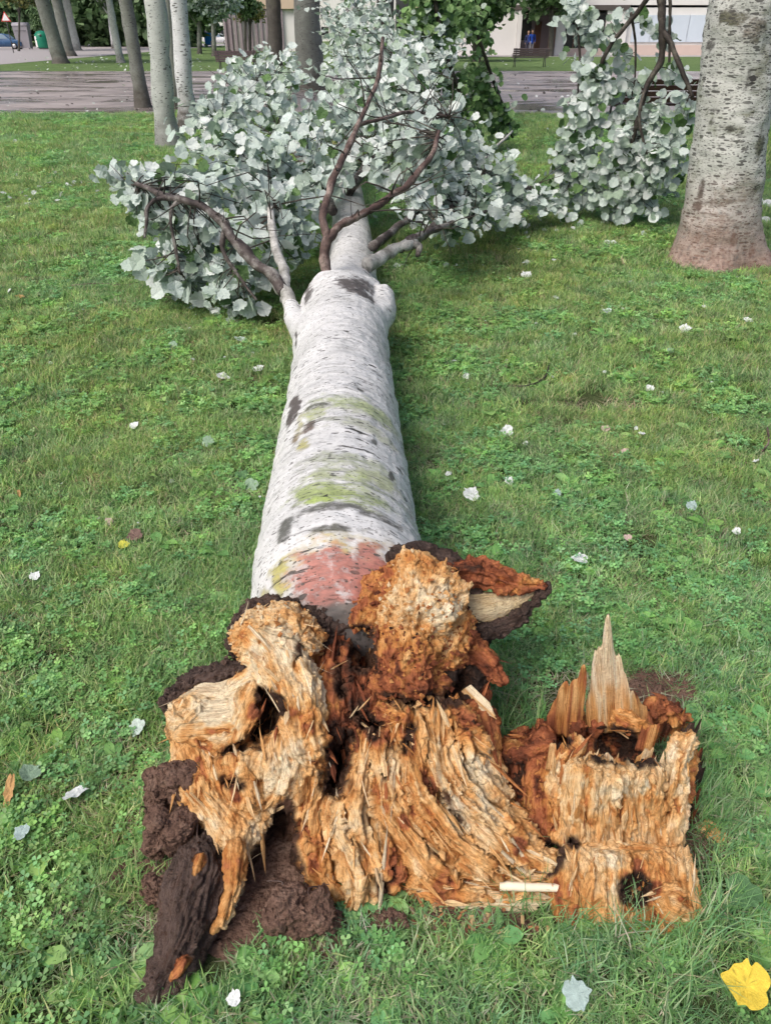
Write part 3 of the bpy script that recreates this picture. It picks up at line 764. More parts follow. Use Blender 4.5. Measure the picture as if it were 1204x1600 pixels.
# name the three knobs apart so that each is its own part
for r in br:
    if r.part == 'root_stub':
        x, y, _ = project(r.P.mean(0))
        r.part = 'root_stub_red' if x > 560 else ('root_stub_pale' if y > 1055 and x < 430 else 'root_stub_cream')
Vb, Fb = solid(br, bs + bp, .0050, k=.030, seed=2)
colb, fibb, whob = shade(br, bs, Vb, 2, bp, blots=BLOTS)
pts = split_parts(Vb, Fb, whob, br, colb, fibb, fallen, fallen_origin,
                  {'root_stub_red': 'root_stub', 'root_stub_pale': 'root_stub', 'root_stub_cream': 'root_stub'})
for k, l in {'root_stub_red': 'crumbling red-brown broken root end', 'root_stub_pale': 'pale smooth broken root face', 'root_stub_cream': 'cream torn root column',
             'bark_rim_and_shade': 'dark ragged bark edge with the shaded gap coloured in', 'buttress_root': 'long fibres of torn wood sweeping to the ground'}.items():
    if k in pts: pts[k]['label'] = l

torn_fibres(Vb, Fb, whob, br, fallen, fallen_origin, 600, 3)
torn_fibres(Vb, Fb, whob, br, fallen, fallen_origin, 80, 33, (.05, .10), 'torn_strands', keep=lambda v: (v[:, 0] > -.05))
crumbs(Vb, Fb, whob, br, fallen, fallen_origin, 1300, 5)

# left root: dark bark with orange patches, reaching towards the viewer
def zrope(pts, pal, prt, **kw): return rp(pts, pal, prt, mode='Z', **kw)
lr = [zrope([(318, 1330, .09, 26), (310, 1368, .08, 38), (298, 1410, .065, 42), (284, 1455, .05, 38), (265, 1508, .035, 28), (243, 1542, .025, 15), (224, 1556, .02, 5)], BARK, 'root', fibre=.004, crumb=.004, lump=.010),
      zrope([(285, 1505, .06, 9), (272, 1522, .052, 7)], ORANGE, 'root', fibre=.003, crumb=.004, lump=.003),
      zrope([(312, 1350, .125, 8), (305, 1370, .12, 6)], RED, 'root', fibre=.003, crumb=.004, lump=.003),
      zrope([(372, 1330, .115, 14), (368, 1380, .09, 12), (350, 1430, .06, 9), (340, 1450, .05, 5)], STRAW, 'root', fibre=.004, crumb=.004, lump=.004),
      zrope([(245, 1540, .03, 9), (255, 1556, .015, 7)], BARK, 'root', fibre=.003, crumb=.004, lump=.003)]
Vl, Fl = solid(lr, [], .0055, k=.02, seed=5, zmin=-.03)
cl, fl, wl = shade(lr, [], Vl, 5)
part('root', Vl, Fl, M['wood'], fallen, fallen_origin, col=cl, fib=fl)['label'] = 'long dark-barked root with orange wounds'

# soil still clinging to the roots
def clod(cx, cy, z, rx, ry, seed, name='soil_clump', parent=None, sq=1.0):
    c = PZ(cx, cy, z); s = depth(c) / FPX
    rp_ = [Rope([c + np.array([random.uniform(-.8, .8) * rx * s, random.uniform(-.35, .35) * rx * s, random.uniform(-.75, .75) * ry * s * sq])], [random.uniform(.12, .40) * min(rx, ry) * s], DARK, 'x', 0, .006, .008) for _ in range(34)]
    rp_.append(Rope([c], [min(rx, ry) * s * .62], DARK, 'x', 0, .010, .016))
    V, F = solid(rp_, [], .007, k=.008, seed=seed, zmin=-.03)
    o = part(name, V, F, M['soil'], parent, fallen_origin if parent else (0, 0, 0))
    _, w_, _, _, _ = LAST['n']; crumbs(V, F, w_, rp_, parent, fallen_origin, 160, seed, (.002, .007), 'soil_crumbs', lambda r: True, 'soil')
    for k in range(5):
        i = random.randrange(len(V)); p = V[i]; q = p + np.array([random.uniform(-.04, .04), random.uniform(-.06, .01), random.uniform(-.02, .04)])
        tube_obj('rootlet', [p, (p + q) / 2 + np.array([random.uniform(-.015, .015) for _ in range(3)]), q], [.0018, .0013, .0006], M['limb_red'], parent, 5, 4, 0, 1, fallen_origin)
    return o
for q in [(270, 1230, .15, 40, 46, 21), (264, 1300, .09, 40, 50, 22), (258, 1392, .05, 30, 34, 23), (475, 1425, .045, 56, 48, 24), (610, 1440, .01, 30, 22, 26)]:
    clod(*q, parent=fallen)

# torn splinters on the root base
def splinter(name, p0, p1, wv, th, prof, pal, parent, origin, seed=0, tip_pal=None, curl=0.0, nu=16, nv=22):
    """a torn board: p0->p1 the grain, wv half-width vector, prof(u) height fraction at u in -1..1"""
    p0, p1, wv = map(lambda a: np.asarray(a, float), (p0, p1, wv))
    g = p1 - p0; nrm = np.cross(wv, g); nrm /= np.linalg.norm(nrm)
    u = np.linspace(-1, 1, nu + 1); v = np.linspace(0, 1, nv + 1)
    Uu, Vv = np.meshgrid(u, v, indexing='ij')
    H = np.interp(u, [q[0] for q in prof], [q[1] for q in prof]) + noise(np.stack([u * 9, u * 0, u * 0 + seed], 1), seed) * .06
    H = np.maximum(H, .03)[:, None]
    C = p0 + Uu[..., None] * wv + (Vv * H)[..., None] * g
    fc = np.stack([Uu * np.linalg.norm(wv), Uu * 0, Vv * H * np.linalg.norm(g)], -1)
    wavy = noise(fc * [130, 1, 8] + seed, seed + 1) * .0035 + noise(fc * [45, 1, 4] + seed, seed + 2) * .005 + curl * (Uu ** 2)
    t = th * (1 - .75 * Vv) * np.sqrt(np.clip(1.02 - Uu ** 2, .08, 1)) * .5
    A = C + nrm * (wavy + t)[..., None]; B = C + nrm * (wavy - t)[..., None]
    n = (nu + 1) * (nv + 1); ij = np.arange(n).reshape(nu + 1, nv + 1)
    f = np.stack([ij[:-1, :-1], ij[1:, :-1], ij[1:, 1:], ij[:-1, 1:]], -1).reshape(-1, 4)
    def strip(a): return np.stack([a[:-1], a[1:], a[1:] + n, a[:-1] + n], 1)
    F = np.concatenate([f[:, ::-1], f + n, strip(ij[0]), strip(ij[-1][::-1]), strip(ij[:, -1][::-1]), strip(ij[:, 0])])
    V = np.concatenate([A.reshape(-1, 3), B.reshape(-1, 3)]); fib = np.concatenate([fc.reshape(-1, 3)] * 2) + seed * .37
    s = sstep(-.4, .5, noise(fib * [140, 1, 8], seed + 4) + .5 * noise(V * 25, seed + 6))[:, None]
    def pc(q): return wood_colour(q + (s[:, 0] - .5) * .35) if np.ndim(q) == 0 else np.array(q[0]) * (1 - s) + np.array(q[1]) * s
    col = pc(pal)
    if tip_pal is not None:
        k = sstep(.25, .6, np.concatenate([(Vv * H).ravel()] * 2) + noise(V * 30, seed + 7) * .1)[:, None]
        col = col * (1 - k) + pc(tip_pal) * k
    return part(name, V, F, M['wood'], parent, origin, col=col, fib=fib)
o_ = fallen_origin
# flap of bark and sapwood sticking out to the right of the upper knob
fr = [rp([(712, 895, -.07, 17), (745, 893, -.06, 17), (790, 908, -.06, 13), (850, 916, -.065, 4)], RED, 'f', .006, .005, .004),
      rp([(715, 958, -.10, 28), (760, 950, -.10, 24), (800, 940, -.10, 14), (835, 925, -.09, 5)], SAP, 'f', .0006, .0005, .002),
      rp([(715, 1000, -.085, 14), (765, 985, -.085, 12), (812, 962, -.085, 9), (852, 918, -.08, 4)], BARK, 'f', .003, .006, .004)]
Vf, Ff = solid(fr, [], .0045, k=.008, seed=9); cf, ff, _ = shade(fr, [], Vf, 9)
part('bark_flap', Vf, Ff, M['wood'], fallen, o_, col=cf, fib=ff)['label'] = 'splayed strip of bark showing smooth pale sapwood'
splinter('splinter', PT(728, 1075, -.06), PT(776, 1122, -.03), np.array([.012, 0, .012]), .01, [(-1, .7), (-.3, 1), (.4, .85), (1, .6)], PALE, fallen, o_, 3)
splinter('splinter', PT(705, 1400, .012), PT(858, 1408, .02), np.array([.0, -.020, -.012]), .018, [(-1, .8), (-.4, 1), (.3, .93), (1, .85)], WHITE, fallen, o_, 5)
splinter('splinter', PT(650, 1385, .02), PT(850, 1372, .025), np.array([.0, -.012, .008]), .012, [(-1, .7), (-.2, 1), (.4, .8), (1, .9)], PALE, fallen, o_, 6)
tube_obj('broken_peg', [PT(780, 1384, .03), PT(840, 1386, .035), PT(898, 1389, .035)], [.010, .0088, .0078], plain('peg_wood', (.82, .72, .56), .6, .12, 30), fallen, 9, 3, .15, 2, o_)
splinter('splinter', PT(690, 1345, .035), PT(665, 1312, .04), np.array([.008, 0, .004]), .006, [(-1, .7), (0, 1), (1, .7)], WHITE, fallen, o_, 8)
for k, (x, y, dx, dy) in enumerate([(520, 1045, 24, -14), (548, 1120, 12, -18), (470, 1285, 6, 30), (575, 1390, 22, 20), (625, 1120, -10, 24), (700, 1130, 4, 26), (560, 1110, 20, -22), (350, 1178, 26, 10), (395, 1185, 16, 16)]):
    splinter('splinter', PT(x, y, .015), PT(x + dx, y + dy, .035), np.array([.004, 0, .003]), .004, [(-1, .5), (0, 1), (1, .6)], CREAM, fallen, o_, 30 + k, nu=4, nv=8)

# ------------------------------------------------------------------ its trunk, with collars where the limbs leave
def tx(Y): return -.065 - .043 * Y
tr = [Rope([(tx(1.66) + .01, 1.66, .25), (tx(2.0), 2.0, .245), (tx(3.0), 3.0, .24), (tx(4.15), 4.15, .235)], [.258, .245, .235, .230], DARK, 'trunk', 0, .0015, .004, .0030),
      Rope([(tx(4.15), 4.15, .235), (tx(4.7), 4.8, .225)], [.225, .155], DARK, 'trunk', 0, .0012, .004, .003),
      Rope([(tx(4.5) + .035, 4.5, .22), (tx(5.5) + .06, 5.5, .26), (tx(7) + .04, 7.0, .33), (tx(9), 9.0, .42), (tx(11), 11, .46), (-.70, 13.5, .4)], [.168, .155, .135, .10, .07, .03], DARK, 'trunk', 0, .001, .004, .0025),
      Rope([(tx(3.6) - .10, 3.5, .30), PY(464, 505, 3.95), PY(455, 478, 4.1)], [.10, .062, .040], DARK, 'trunk', 0, .001, .003),
      Rope([(tx(4.2), 4.1, .38), PY(506, 440, 4.25)], [.08, .045], DARK, 'trunk', 0, .001, .003),
      Rope([(tx(4.2) + .08, 3.75, .27), PY(592, 490, 4.0), PY(598, 462, 4.15)], [.12, .092, .062], DARK, 'trunk', 0, .001, .004),
      Rope([PY(540, 446, 4.28), PY(580, 452, 4.25)], [.06, .05], DARK, 'trunk', 0, .004, .004)]
Vt, Ft = solid(tr, [], .014, k=.07, seed=12, zmin=-.05)
def paint_spots(V, top, spots):
    """patches of moss, algae, old wounds and painted shade: ellipses along and round a trunk"""
    col = np.zeros((len(V), 4), np.float32); col[:, :3] = .3
    wob = fbm(V * 9, 3, 3) + 1.1 * fbm(V * [22, 45, 22], 3, 13); vx, vy, vz = project(V)
    for cx, cy, rx, ry, c, a, hard in spots:
        k = np.argmin(np.where(top, (vx - cx) ** 2 + (vy - cy) ** 2 + vz * 2, 1e9)); q = V[k]; e = V - q; rm = pxm(q, rx)
        if vertical_[0]: d = np.sqrt((e[:, 0] ** 2 + e[:, 1] ** 2) / rm ** 2 + (e[:, 2] / pxm(q, ry)) ** 2)
        else: d = np.sqrt((e[:, 0] ** 2 + e[:, 2] ** 2) / rm ** 2 + (e[:, 1] / max(.5 * (PZ(cx, cy - ry, q[2])[1] - PZ(cx, cy + ry, q[2])[1]), .008)) ** 2)
        f = (1 - sstep(hard, 1.0, d + wob * .4)) * a
        col[:, :3] = col[:, :3] * (1 - f[:, None]) + np.array(c) * f[:, None]
        col[:, 3] = np.maximum(col[:, 3] * (1 - f * .5), f)
    return col
vertical_ = [False]
def stains(V):
    pink, olive, moss, blk = (.34, .115, .085), (.36, .31, .10), (.27, .34, .11), (.05, .052, .042)
    return paint_spots(V, V[:, 2] > .12, [
        (540, 850, 150, 26, (.50, .44, .22), .75, .2), (545, 868, 130, 26, olive, .95, .3), (440, 905, 34, 44, (.36, .33, .08), .95, .3), (415, 935, 24, 20, (.40, .36, .14), .8, .2),
        (560, 908, 125, 44, pink, 1.0, .6), (500, 930, 60, 36, pink, 1.0, .6), (455, 950, 60, 10, (.16, .12, .10), .8, .3), (550, 966, 110, 10, (.13, .11, .095), 1.0, .5), (632, 880, 36, 10, (.13, .115, .10), .9, .4),
        (520, 790, 110, 12, blk, .9, .3), (445, 825, 24, 30, blk, .9, .4), (530, 826, 80, 7, blk, .9, .3), (590, 808, 60, 8, blk, .8, .3), (470, 785, 30, 12, (.08, .065, .055), .9, .3),
        (530, 766, 125, 30, moss, 1.0, .3), (505, 778, 40, 10, (.33, .44, .09), .95, .4), (570, 740, 110, 44, (.33, .37, .22), 1.0, .2), (540, 715, 120, 20, (.36, .40, .27), .85, .2), (555, 742, 30, 10, (.40, .50, .12), .7, .2),
        (570, 635, 120, 24, (.33, .39, .20), 1.0, .2), (560, 662, 110, 18, (.40, .43, .31), .8, .2),
        (457, 645, 20, 24, (.05, .036, .032), 1.0, .6), (482, 668, 17, 11, (.09, .055, .04), .95, .5), (463, 682, 17, 14, (.16, .11, .05), .95, .4), (474, 692, 22, 16, (.36, .34, .10), .9, .3), (470, 665, 14, 26, (.40, .38, .16), .7, .3),
        (497, 634, 28, 6, blk, .9, .4), (490, 648, 34, 12, (.33, .38, .13), .8, .2), (562, 610, 11, 4, blk, 1.0, .6), (612, 742, 7, 13, blk, 1.0, .6), (624, 735, 12, 4, blk, .9, .5), (585, 690, 8, 5, blk, .9, .5), (514, 712, 5, 7, blk, .9, .6), (610, 640, 30, 36, (.42, .43, .39), .5, .2),
        (560, 449, 40, 16, (.045, .034, .032), 1.0, .5), (580, 466, 10, 26, (.05, .04, .038), .9, .3), (480, 462, 16, 16, (.06, .048, .043), .95, .4), (463, 528, 8, 26, (.06, .05, .045), .95, .4), (520, 470, 40, 10, (.45, .45, .43), .5, .2),  # dark spots paint the shade of the fork's recess and limb crotch
        (425, 880, 20, 70, (.40, .41, .30), .6, .2), (640, 810, 26, 70, (.42, .43, .38), .6, .2), (600, 560, 30, 60, (.5, .5, .48), .5, .2)])
def foot(V, col):
    f = (1 - sstep(1.40, 1.45, V[:, 1] + fbm(V * 14, 3, 2) * .04))[:, None]
    col[:, :3] = col[:, :3] * (1 - f) + np.array([.05, .036, .03]) * f; col[:, 3] = np.maximum(col[:, 3], f[:, 0] * 2); return col
trunk = part('trunk', Vt, Ft, M['bark_fallen'], fallen, o_, col=foot(Vt, stains(Vt)))
trunk['label'] = 'white bark trunk with moss and reddish stains'

# ------------------------------------------------------------------ leaves
def leaf_shape(kind, seed):
    rg = np.random.default_rng(seed)
    if kind == 'full':      # lobed white-poplar leaf, stalk at the origin, tip along +Y
        half = [(.0, .0), (.20, -.06), (.42, .08), (.50, .24), (.44, .36), (.56, .50), (.40, .60), (.34, .76), (.16, .84), (0, 1.0)]
    elif kind == 'round':
        half = [(.0, .0), (.24, -.03), (.44, .16), (.52, .40), (.44, .62), (.26, .80), (0, .92)]
    else:
        half = [(.0, .0), (.34, .12), (.46, .42), (.28, .74), (0, .95)]
    half = np.array(half); L = half.copy(); L[1:-1] += rg.normal(0, .025, (len(half) - 2, 2)); Rr = half.copy(); Rr[1:-1] += rg.normal(0, .025, (len(half) - 2, 2))
    out = np.vstack([L, Rr[-2:0:-1] * [-1, 1]])
    fold, cup = rg.uniform(.05, .28), rg.uniform(-.25, .25)
    z = fold * np.abs(out[:, 0]) + cup * (out[:, 1] - .4) ** 2 + rg.normal(0, .025, len(out))
    ctr = np.array([[0, .42, cup * .0 - .02]])
    V = np.vstack([np.c_[out, z], ctr]); n = len(out)
    F = np.array([[i, (i + 1) % n, n] for i in range(n)])
    return V, F
LEAF_FULL = [leaf_shape('full', i) for i in range(4)]
LEAF_ROUND = [leaf_shape('round', 10 + i) for i in range(3)]
LEAF_LOW = [leaf_shape('low', 20 + i) for i in range(3)]
PALES = [(.60, .70, .665), (.53, .635, .59), (.72, .785, .765), (.45, .555, .475), (.34, .45, .34), (.66, .745, .715), (.50, .61, .55)]
GREENS = [(.085, .17, .055), (.12, .22, .075), (.06, .125, .045)]
def look(nrm, tipdir):
    z = np.asarray(nrm, float); z /= np.linalg.norm(z); y = np.asarray(tipdir, float); y = y - z * (y @ z); y /= np.linalg.norm(y) + 1e-9
    return np.stack([np.cross(y, z), y, z], 1)
class Foliage:
    def __init__(s, seed, shapes=LEAF_FULL, green=.06):
        s.rg = np.random.default_rng(seed); s.leaves = []; s.tw = MB(); s.shapes = shapes; s.green = green; s.pal = PALES; s.grn = GREENS
    def leaf(s, p, size, up=(0, -.55, .75), spread=.75, droop=.5):
        rg = s.rg
        n = np.asarray(up) + rg.normal(0, spread, 3) * .8
        tip = rg.normal(0, 1, 3) + np.array([0, 0, -droop])
        c = s.grn[rg.integers(len(s.grn))] if rg.random() < s.green else s.pal[rg.integers(len(s.pal))]
        s.leaves.append((np.asarray(p, float), look(n, tip), size * (.45 + .85 * rg.random() ** .8), int(rg.integers(len(s.shapes))), c))
    def twig(s, a, b, r=.004, sag=.0):
        rg = s.rg; a, b = np.asarray(a, float), np.asarray(b, float); L = np.linalg.norm(b - a)
        m1 = a + (b - a) * .35 + rg.normal(0, .07, 3) * L; m2 = a + (b - a) * .7 + rg.normal(0, .06, 3) * L + [0, 0, -sag]
        P, rad = smooth_path([a, m1, m2, b], [r, r * .75, r * .5, r * .25], 2)
        V, F, C = tube(P, rad, 4, 1)
        s.tw.add(V, F); s.tw.T.append(C + s.tw.n - len(V))
        return P
    def cluster(s, c, rad, n, src, size=.085, per=9, up=(0, -.55, .75), r=.005, floor=.02, spread=.75, droop=.5):
        """twigs from src points into an ellipsoid, leaves round the outer half of each twig"""
        rg = s.rg; c = np.asarray(c, float); rad = np.asarray(rad, float) * np.ones(3); src = np.asarray(src, float).reshape(-1, 3)
        for _ in range(max(1, n // per)):
            q = rg.normal(0, 1, 3); q = q / np.linalg.norm(q) * rg.random() ** .4
            e = c + q * rad; e[2] = max(e[2], floor)
            d = np.linalg.norm(src - e, axis=1); a = src[np.argsort(d)[min(len(d) - 1, int(rg.integers(0, 3)))]]
            if np.linalg.norm(e - a) > 1.3: a = e + (a - e) * (1.0 / np.linalg.norm(e - a))
            P = s.twig(a, e, r)
            for _ in range(per):
                t = rg.uniform(.35, 1.0); k = t * (len(P) - 1); i = min(int(k), len(P) - 2)
                p = P[i] + (P[i + 1] - P[i]) * (k - i) + rg.normal(0, .045, 3) * (size / .085)
                p[2] = max(p[2], floor + .01)
                s.leaf(p, size, up, spread, droop)
    def build(s, parent, origin, n_parts=300, mass='foliage', leafname='leaf', twigmat=None):
        """the leaves that show largest become parts of their own, the rest one mass"""
        origin = np.asarray(origin, float)
        P = np.array([l[0] for l in s.leaves]); sz = np.array([l[2] for l in s.leaves])
        x, y, dz = project(P)
        face = np.array([abs(l[1][:, 2] @ ((l[0] - EYE) / np.linalg.norm(l[0] - EYE))) for l in s.leaves])
        score = sz / dz * (.3 + face); score[(x < 0) | (x > 1204) | (y < 0) | (y > 1600)] = 0
        # leaves in front of their neighbours first
        cell = {}
        for i in np.argsort(dz):
            if score[i] <= 0: continue
            k = (int(x[i] // 11), int(y[i] // 11)); cell.setdefault(k, []).append(i)
        for k, v in cell.items():
            for i in v[1:]: score[i] *= .35
        top = set(np.argsort(-score)[:n_parts].tolist()) if n_parts else set()
        cache = {}
        V, F, C, n = [], [], [], 0
        for i, (p, Rm, size, sh, c) in enumerate(s.leaves):
            if i in top:
                if (sh, c) not in cache:
                    v, f = s.shapes[sh]; cache[(sh, c)] = mesh(leafname, v, f, M['leaf'], col=np.tile(c, (len(v), 1)), smooth=False)
                o = link(leafname, cache[(sh, c)], parent)
                o.matrix_basis = Matrix.Translation(Vector(p - origin)) @ (Matrix(Rm.tolist()).to_4x4() @ Matrix.Scale(size, 4))
            else:
                v, f = s.shapes[sh]
                V.append(v @ Rm.T * size + p - origin); F.append(f + n); n += len(v); C.append(np.tile(np.array(c) * s.rg.uniform(.88, 1.1), (len(v), 1)))
        if V:
            m = link(mass, mesh(mass, np.concatenate(V), np.concatenate(F), M['leaf'], col=np.concatenate(C), smooth=False), parent); m['kind'] = 'stuff'
        if s.tw.n:
            me = s.tw.mesh('twigs', twigmat or M['twig'], True); me.transform(Matrix.Translation(Vector(-origin)))
            t = link('twigs', me, parent); t['kind'] = 'stuff'

# ------------------------------------------------------------------ limbs and crown of the fallen poplar
def limb(pts, mat, name='limb', n=10, parent=fallen, origin=o_, wob=.25):
    P = [PY(x, y, Y) for x, y, Y, _ in pts]; r = [pxm(p, q[3]) * .9 for p, q in zip(P, pts)]
    P, r = smooth_path(P, r, 3); sd = int(pts[0][0] * 7 + pts[-1][1])
    P = P + np.stack([noise(P * 9 + k * 7, sd + k) for k in range(3)], 1) * np.minimum(np.asarray(r), .04)[:, None] * .55 * np.minimum(1, np.arange(len(P)) / 3)[:, None]
    r = np.asarray(r) * (1 + .15 * noise(P * 22, sd + 5))
    tube_obj(name, P, r, M[mat], parent, n, 3, wob, len(P) * 7 + int(pts[0][0]), origin)
    return smooth_path(P, r, 2)[0]
S_left0 = limb([(478, 530, 3.84, 12), (464, 497, 4.02, 13), (450, 464, 4.2, 12), (436, 446, 4.28, 10.5), (428, 438, 4.3, 8)], 'limb_pale')
S_left = limb([(444, 456, 4.22, 10), (430, 440, 4.29, 10.5), (402, 414, 4.36, 9.5), (380, 388, 4.45, 9.5), (364, 372, 4.5, 8.5), (352, 352, 4.6, 8.5), (335, 336, 4.66, 7), (318, 326, 4.75, 6.5), (290, 314, 4.85, 6), (262, 308, 4.95, 5.5), (236, 296, 5.05, 4.5), (212, 288, 5.15, 3.5)], 'limb_dark')
S_left2 = limb([(447, 470, 4.22, 10), (440, 420, 4.45, 9), (425, 348, 4.95, 7), (418, 300, 5.4, 5)], 'limb_pale')
S_a = limb([(354, 356, 4.6, 6), (348, 375, 4.58, 5), (350, 398, 4.55, 4.5), (378, 440, 4.5, 3), (402, 468, 4.45, 2)], 'limb_dark', 'branch', 7)
S_b = limb([(282, 312, 4.88, 4), (268, 328, 4.86, 3.5), (268, 355, 4.82, 3), (275, 388, 4.78, 3), (282, 428, 4.74, 2)], 'limb_dark', 'branch', 7)
S_c = limb([(268, 309, 4.95, 5), (246, 312, 4.93, 4.5), (230, 326, 4.9, 4), (229, 350, 4.86, 3.5), (226, 372, 4.84, 2.5)], 'limb_dark', 'branch', 7)
S_red = limb([(507, 456, 4.22, 12), (508, 432, 4.26, 9.5), (509, 405, 4.29, 8.5), (512, 372, 4.33, 8.5)], 'limb_red')
S_r1 = limb([(512, 376, 4.33, 8), (505, 340, 4.42, 6.5), (517, 285, 4.62, 6.5), (535, 247, 4.85, 6), (560, 195, 5.2, 5), (590, 120, 5.9, 4), (598, 60, 6.6, 3)], 'limb_red', 'branch')
S_r2 = limb([(512, 376, 4.33, 7.5), (530, 352, 4.42, 7), (560, 338, 4.55, 6.5), (605, 312, 4.75, 6), (642, 282, 4.95, 6), (670, 248, 5.15, 5), (686, 205, 5.5, 3)], 'limb_red', 'branch')
S_r3 = limb([(560, 195, 5.2, 4), (600, 185, 5.5, 3), (640, 175, 6.0, 3), (700, 182, 6.4, 2)], 'limb_red', 'branch', 6)
S_rt0 = limb([(572, 414, 4.62, 12), (600, 402, 4.75, 11), (628, 388, 4.85, 10), (648, 376, 4.95, 9)], 'limb_pale')
S_rt = limb([(625, 390, 4.84, 8), (652, 368, 5.0, 7), (700, 352, 5.4, 5), (760, 330, 5.9, 3)], 'limb_dark', 'branch')
S_rt4 = limb([(640, 380, 4.9, 7), (655, 385, 4.9, 6), (652, 400, 4.85, 4)], 'limb_dark', 'branch')
S_rt2 = limb([(640, 380, 4.9, 8), (665, 365, 5.2, 6), (720, 310, 6.2, 5), (760, 270, 7.0, 3)], 'limb_dark', 'branch')
S_rt3 = limb([(582, 385, 5.0, 8), (640, 340, 5.6, 6), (700, 290, 6.4, 5), (790, 290, 7.2, 4), (840, 295, 7.6, 3)], 'limb_dark', 'branch')
S_m1 = limb([(520, 330, 5.9, 10), (480, 260, 6.6, 7), (430, 200, 7.6, 5), (400, 130, 9.3, 4)], 'limb_dark', 'branch')
S_m2 = limb([(545, 300, 6.6, 9), (600, 220, 7.6, 7), (640, 150, 8.8, 5), (650, 90, 10.0, 4)], 'limb_dark', 'branch')
S_m3 = limb([(505, 330, 5.9, 8), (430, 280, 6.2, 6), (370, 230, 6.8, 5), (325, 190, 7.4, 3)], 'limb_dark', 'branch')
S_m4 = limb([(548, 240, 8.8, 6), (540, 150, 10.5, 5), (548, 60, 12.5, 5), (552, 0, 13.5, 4)], 'limb_pale', 'branch')
FO = Foliage(3)
CL = [  # px, py, Y, radii (m), leaves, sources
    (222, 300, 5.25, (.26, .25, .16), 120, S_left), (270, 345, 5.05, (.30, .25, .20), 150, S_left), (250, 400, 4.95, (.18, .2, .16), 70, S_b), (300, 430, 4.9, (.24, .2, .20), 130, S_b),
    (350, 455, 4.75, (.22, .2, .16), 100, S_a), (385, 480, 4.65, (.10, .15, .08), 36, S_a), (340, 390, 4.9, (.25, .25, .25), 130, S_left), (395, 400, 4.85, (.22, .25, .22), 120, S_left2), (330, 300, 5.25, (.40, .3, .22), 150, S_left),
    (420, 330, 5.2, (.35, .3, .28), 170, S_left2), (470, 350, 5.2, (.22, .3, .28), 110, S_left2), (455, 400, 4.9, (.18, .2, .2), 70, S_left2), (350, 240, 6.0, (.45, .4, .30), 200, S_m3), (430, 270, 5.9, (.5, .4, .32), 230, S_m3), (310, 200, 7.0, (.30, .4, .28), 120, S_m3),
    (390, 190, 7.4, (.6, .6, .40), 330, S_m3), (460, 200, 7.2, (.5, .6, .45), 280, S_m1), (410, 135, 9.2, (.55, .8, .36), 330, S_m1), (430, 108, 10.4, (.55, .9, .28), 240, S_m1), (500, 240, 6.4, (.35, .5, .35), 170, S_m1),
    (540, 160, 7.6, (.55, .7, .5), 330, S_m2), (560, 90, 9.5, (.7, .9, .5), 360, S_m2), (610, 120, 8.5, (.6, .8, .5), 330, S_m2), (640, 170, 7.5, (.5, .6, .5), 260, S_r3), (600, 230, 6.6, (.5, .5, .35), 220, S_r2), (540, 100, 10.0, (.32, .6, .45), 120, S_m4),
    (560, 40, 12.0, (.8, .8, .4), 260, S_m4), (530, 60, 12.0, (.25, .8, .4), 90, S_m4), (620, 60, 10.5, (.7, .8, .4), 240, S_m2), (655, 250, 6.0, (.35, .4, .25), 130, S_r2), (690, 290, 6.1, (.35, .4, .25), 150, S_rt2), (640, 310, 5.6, (.25, .3, .18), 70, S_rt2),
    (720, 320, 6.0, (.32, .4, .22), 160, S_rt2), (710, 360, 5.6, (.22, .3, .10), 70, S_rt), (760, 290, 6.9, (.35, .4, .22), 150, S_rt3), (740, 240, 7.4, (.35, .5, .22), 110, S_rt2), (800, 300, 7.2, (.32, .3, .16), 100, S_rt3), (840, 310, 7.5, (.3, .3, .10), 60, S_rt3),
    (690, 210, 7.4, (.4, .5, .35), 150, S_r3), (800, 345, 6.6, (.25, .2, .06), 40, S_rt3), (830, 330, 7.0, (.30, .25, .10), 90, S_rt3), (870, 325, 7.3, (.22, .2, .12), 60, S_rt3), (770, 330, 6.4, (.25, .25, .12), 80, S_rt3), (660, 100, 10.0, (.6, .8, .4), 200, S_m2), (540, 20, 13.5, (.8, .8, .35), 170, S_m4), (600, 25, 12.5, (.7, .8, .35), 150, S_m4)]
for x, y, Y, rad, n, src in CL:
    near_ = Y < 5.6
    FO.cluster(PY(x, y, Y + (.24 if near_ else 0)), np.array(rad) * [1.05, 1, 1.05], int(n * (0.95 if near_ else 1.0)), src, size=.086 if near_ else .08, per=8)
for src in (S_left, S_left2, S_r1, S_r2, S_r3, S_rt, S_rt2, S_rt3, S_m1, S_m2, S_m3):     # bare twigs standing out of the leaves
    for _ in range(9):
        a_ = src[FO.rg.integers(len(src) // 3, len(src))]; FO.twig(a_, a_ + FO.rg.normal(0, 1, 3) * [.3, .22, .16] + [0, -.16, .12], .0055, .02)
FO.build(fallen, o_, 300)

